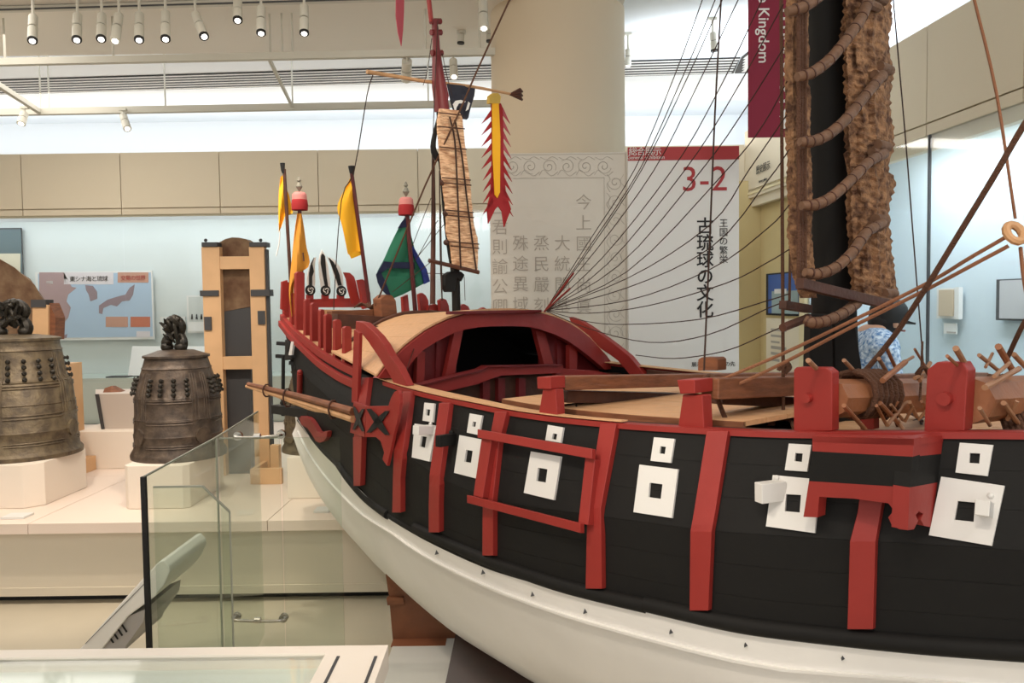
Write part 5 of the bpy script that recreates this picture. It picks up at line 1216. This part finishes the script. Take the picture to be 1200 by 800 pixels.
for k in range(4): rope([(912+k*2,434,2.05),(917+k,426-k,2.05),(923+k,430,2.05),(920,437,2.05)], .005, ROPE, 'rope_coil', 6)
for k in range(5): rope([(1160+k*5,440,1.75),(1165+k*6,462,1.7),(1172+k*6,482,1.66),(1180+k*7,506,1.62)], .006, ROPE, 'hanging_rope', 6)
for k in range(3): rope([(1140,441,1.75),(1152,446+k*2,1.72),(1163,444+k*3,1.7)], .004, ROPE, 'hanging_rope', 6)
rope([(1081,400,1.95),(1080,432,1.93),(1078,470,1.9)], .003, ROPE, 'rope')
for k in range(3): rope([(1074,438+k*3,1.9),(1082,430,1.88),(1090,437+k*2,1.9)], .005, ROPE, 'rope_coil', 6)
# stern rigging
def sr_(pts, r=.0024, m=ROPED): return M().tube([PS(x, y, s) for x, y, s in pts], r, 5, 3).build('rigging_line', m, ship, smooth=True)
sr_([(437,88,1.75),(430,112,1.8),(415,200,2.1),(400,235,2.2),(392,340,2.4),(391,366,2.4)]); sr_([(612,-30,1.4),(597,0,1.45),(558,85,1.55),(535,138,1.62),(497,220,1.75),(440,358,2.05)], .0042, ROPE)
sr_([(513,24,1.7),(507,170,1.7),(506,250,1.75)], .002); sr_([(515,200,1.65),(516,300,1.65),(518,350,1.66)], .003); sr_([(516,240,1.66),(518,352,1.66)], .003)
for a in ([(505,232,1.72),(480,296,1.9)], [(513,258,1.7),(490,300,1.85)], [(521,262,1.68),(486,305,1.85)], [(506,306,1.7),(460,342,1.95)], [(544,324,1.7),(545,352,1.7)], [(500,320,1.8),(530,321,1.7)], [(496,100,1.75),(501,82,1.73),(506,45,1.73)], [(518,62,1.7),(524,90,1.7),(530,112,1.7)], [(489,397,1.36),(477,432,1.3),(473,447,1.25)], [(505,352,1.9),(500,372,1.9)]): sr_(a, .0016)
for k in range(7):
    sr_([(415+k*3,360-k,2.15),(424+k*2,355+k,2.12),(432+k*2,360+k,2.1),(444,352+k*2,2.05)], .0045, ROPE)
# ---- stands carrying the hull
def gnd(x0, y0): return P(x0, y0, 3.68)
cr = [(452,655),(455,700),(461,757),(463,764),(523,766),(524,757),(530,740),(548,735)]
cd_ = empty('wooden_cradle', (gnd(490,765).x, 3.68, gnd(490,765).z), 'brown wooden cradle board under the stern of the ship', 'cradle')
M().prism([P(x, y, 3.68) for x, y in [(450,660),(456,700),(461,757),(524,760),(560,735),(520,700)]], (0, .10, 0)).build('cradle_board', mat('cradle_wood', (126, 76, 48), .5, bump=.15, var=.2, vscale=5), cd_)
M().prism([P(x, y, 3.66) for x, y in [(453,701),(472,700),(474,708),(454,709)]], (0, .03, 0)).build('ledge', WOOD, cd_)
zz_ = P(460, 765, 3.64).z
M().box(P(459.5,760,3.64).x, P(523,760,3.64).x, 3.60, 3.82, .057, P(460,756,3.62).z).build('foot_bar', mat('cradle_foot', (146, 90, 62), .5), cd_)
sd_ = empty('dark_stand', (S(1.2, 0, 0).x, S(1.2, 0, 0).y, 0), 'dark brown wooden stand under the middle of the ship', 'stand')
dk = mat('stand_wood', (52, 28, 24), .35, var=.1)
M().hexa([S(1.48,.26,.057), S(.5,.26,.057), S(.5,-.26,.057), S(1.48,-.26,.057)], [S(a_, b_, zB(a_)-.012) for a_, b_ in ((1.62,.10),(.55,.10),(.55,-.1),(1.62,-.1))]).build('stand_body', dk, sd_)
a0, a1 = S(-.2, .10, .057), S(-.9, .10, .057)
M().hexa([a0, a1, a1+SN*.2, a0+SN*.2], [S(a_, b_, zB(a_)-.012) for a_, b_ in ((-.2,.10),(-.9,.10),(-.9,-.1),(-.2,-.1))]).build('stand_body', dk, sd_)
# ------------------------------------------------------------------ visitor behind the ship
YV = 4.55
hc = P(1041, 378, YV)
vx, vy = hc.x, YV
per = empty('person', (vx-.08, vy, 0), 'person in a black cap and blue white patterned shirt leaning to the side case', 'person')
SKIN = mat('skin', (196, 150, 122), .6); HAIR = mat('black_hair', (24, 20, 20), .7)
SHIRT = mat('patterned_shirt', (206, 220, 232), .8, vscale=55, dark=(52, 104, 158)); TROU = mat('dark_trousers', (46, 48, 58), .8)
def skin(name, verts, edges, m, par, sub=2, root=0):
    me = bpy.data.meshes.new(name); off = LOC[par.name]
    me.from_pydata([Vector(v[:3])-off for v in verts], edges, []); me.update(); me.materials.append(m)
    o = bpy.data.objects.new(name, me); COL.objects.link(o); o.parent = par; LOC[o.name] = off
    o.modifiers.new('skin', 'SKIN'); 
    for i, v in enumerate(verts):
        sv = me.skin_vertices[0].data[i]; sv.radius = (v[3], v[4] if len(v) > 4 else v[3]); sv.use_root = (i == root)
    sbd = o.modifiers.new('sub', 'SUBSURF'); sbd.levels = sub; sbd.render_levels = sub
    o.modifiers['skin'].use_smooth_shade = True
    return o
hx, hy, hz = vx, vy, hc.z
px_, py_ = hx-.15, hy                       # pelvis
V = [(px_,py_,.86,.12,.15),(px_+.0,py_,1.02,.11,.14),(px_+.02,py_,1.24,.12,.16),(px_+.06,py_,1.37,.10,.15),(px_+.10,py_,1.42,.05,.05),(hx-.01,hy,hz-.06,.05,.05),(hx+.01,hy,hz+.0,.085,.075),(hx,hy,hz+.06,.08,.07)]
E = [(i, i+1) for i in range(7)]
def chain(pts, frm):
    global V, E
    i = len(V); V += pts; E.append((frm, i)); E += [(i+k, i+k+1) for k in range(len(pts)-1)]
for sg in (-1, 1):
    chain([(px_,py_+sg*.09,.80,.085),(px_+.04,py_+sg*.10,.46,.055),(px_-.0,py_+sg*.10,.10,.038),(px_+.03,py_+sg*.10,.04,.035),(px_+.13,py_+sg*.11,.03,.028)], 0)
    chain([(px_+.05,py_+sg*.19,1.34,.05),(px_+.07,py_+sg*.22,1.06,.038),(px_+.22,py_+sg*.15,.92,.028),(px_+.27,py_+sg*.12,.90,.03)], 3)
    iw = len(V)-1
    for f_ in range(4): chain([(px_+.31,py_+sg*(.10+.018*f_),.905-.004*f_,.009),(px_+.345-.004*f_,py_+sg*(.095+.018*f_),.89,.0085),(px_+.36-.004*f_,py_+sg*(.095+.018*f_),.87,.008)], iw)
    chain([(px_+.28,py_+sg*.085,.895,.010),(px_+.31,py_+sg*.07,.88,.009)], iw)
body = skin('body', V, E, SKIN, per)
M().ball((hx+.085, hy, hz+.0), .014, 6, 1.2).build('nose', SKIN, per, smooth=True)
for sg in (-1, 1):
    M().ball((hx, hy+sg*.078, hz), .02, 6, 1.4).build('ear', SKIN, per, smooth=True); M().ball((hx+.078, hy+sg*.03, hz+.03), .010, 6).build('eye', BLACKP, per, smooth=True)
M().tube([(hx+.082,hy-.02,hz-.045),(hx+.088,hy,hz-.047),(hx+.082,hy+.02,hz-.045)], .006, 6, 2).build('mouth', mat('lips', (170, 96, 90), .6), per)
M().ball((hx-.018, hy, hz+.01), .092, 12, .95).build('hair', HAIR, per, smooth=True)
M().lathe([(.098,-.015),(.102,.03),(.098,.07),(.08,.10),(.045,.118),(.001,.122)], (hx-.0, hy, hz+.015), 24).build('cap', BLACKP, per, smooth=True)
M().slab([[Vector((hx+.07, hy-.07+k*.035, hz+.005)), Vector((hx+.155-abs(k-2)*.02, hy-.07+k*.035, hz-.012))] for k in range(5)], (0, 0, .01)).build('cap_brim', BLACKP, per, smooth=True)
VS = [(px_,py_,.88,.145,.175),(px_,py_,1.02,.135,.165),(px_+.02,py_,1.24,.145,.185),(px_+.055,py_,1.39,.12,.155),(px_+.085,py_,1.45,.075,.08)]
ES = [(i, i+1) for i in range(4)]
for sg in (-1, 1):
    i = len(VS); VS += [(px_+.05,py_+sg*.2,1.34,.07),(px_+.07,py_+sg*.225,1.14,.062),(px_+.09,py_+sg*.225,1.07,.062)]; ES += [(3, i), (i, i+1), (i+1, i+2)]
skin('shirt', VS, ES, SHIRT, per)
VT = [(px_,py_,.9,.135,.16)]; ET = []
for sg in (-1, 1):
    i = len(VT); VT += [(px_,py_+sg*.095,.78,.105),(px_+.04,py_+sg*.10,.46,.078),(px_,py_+sg*.10,.09,.062)]; ET += [(0, i), (i, i+1), (i+1, i+2)]
skin('trousers', VT, ET, TROU, per)
for sg in (-1, 1): M().lathe([(.001,0),(.045,.0),(.05,.02),(.045,.05),(.03,.075),(.001,.08)], (px_+.03, py_+sg*.105, .0), 12).build('shoe', BLACKP, per, smooth=True)
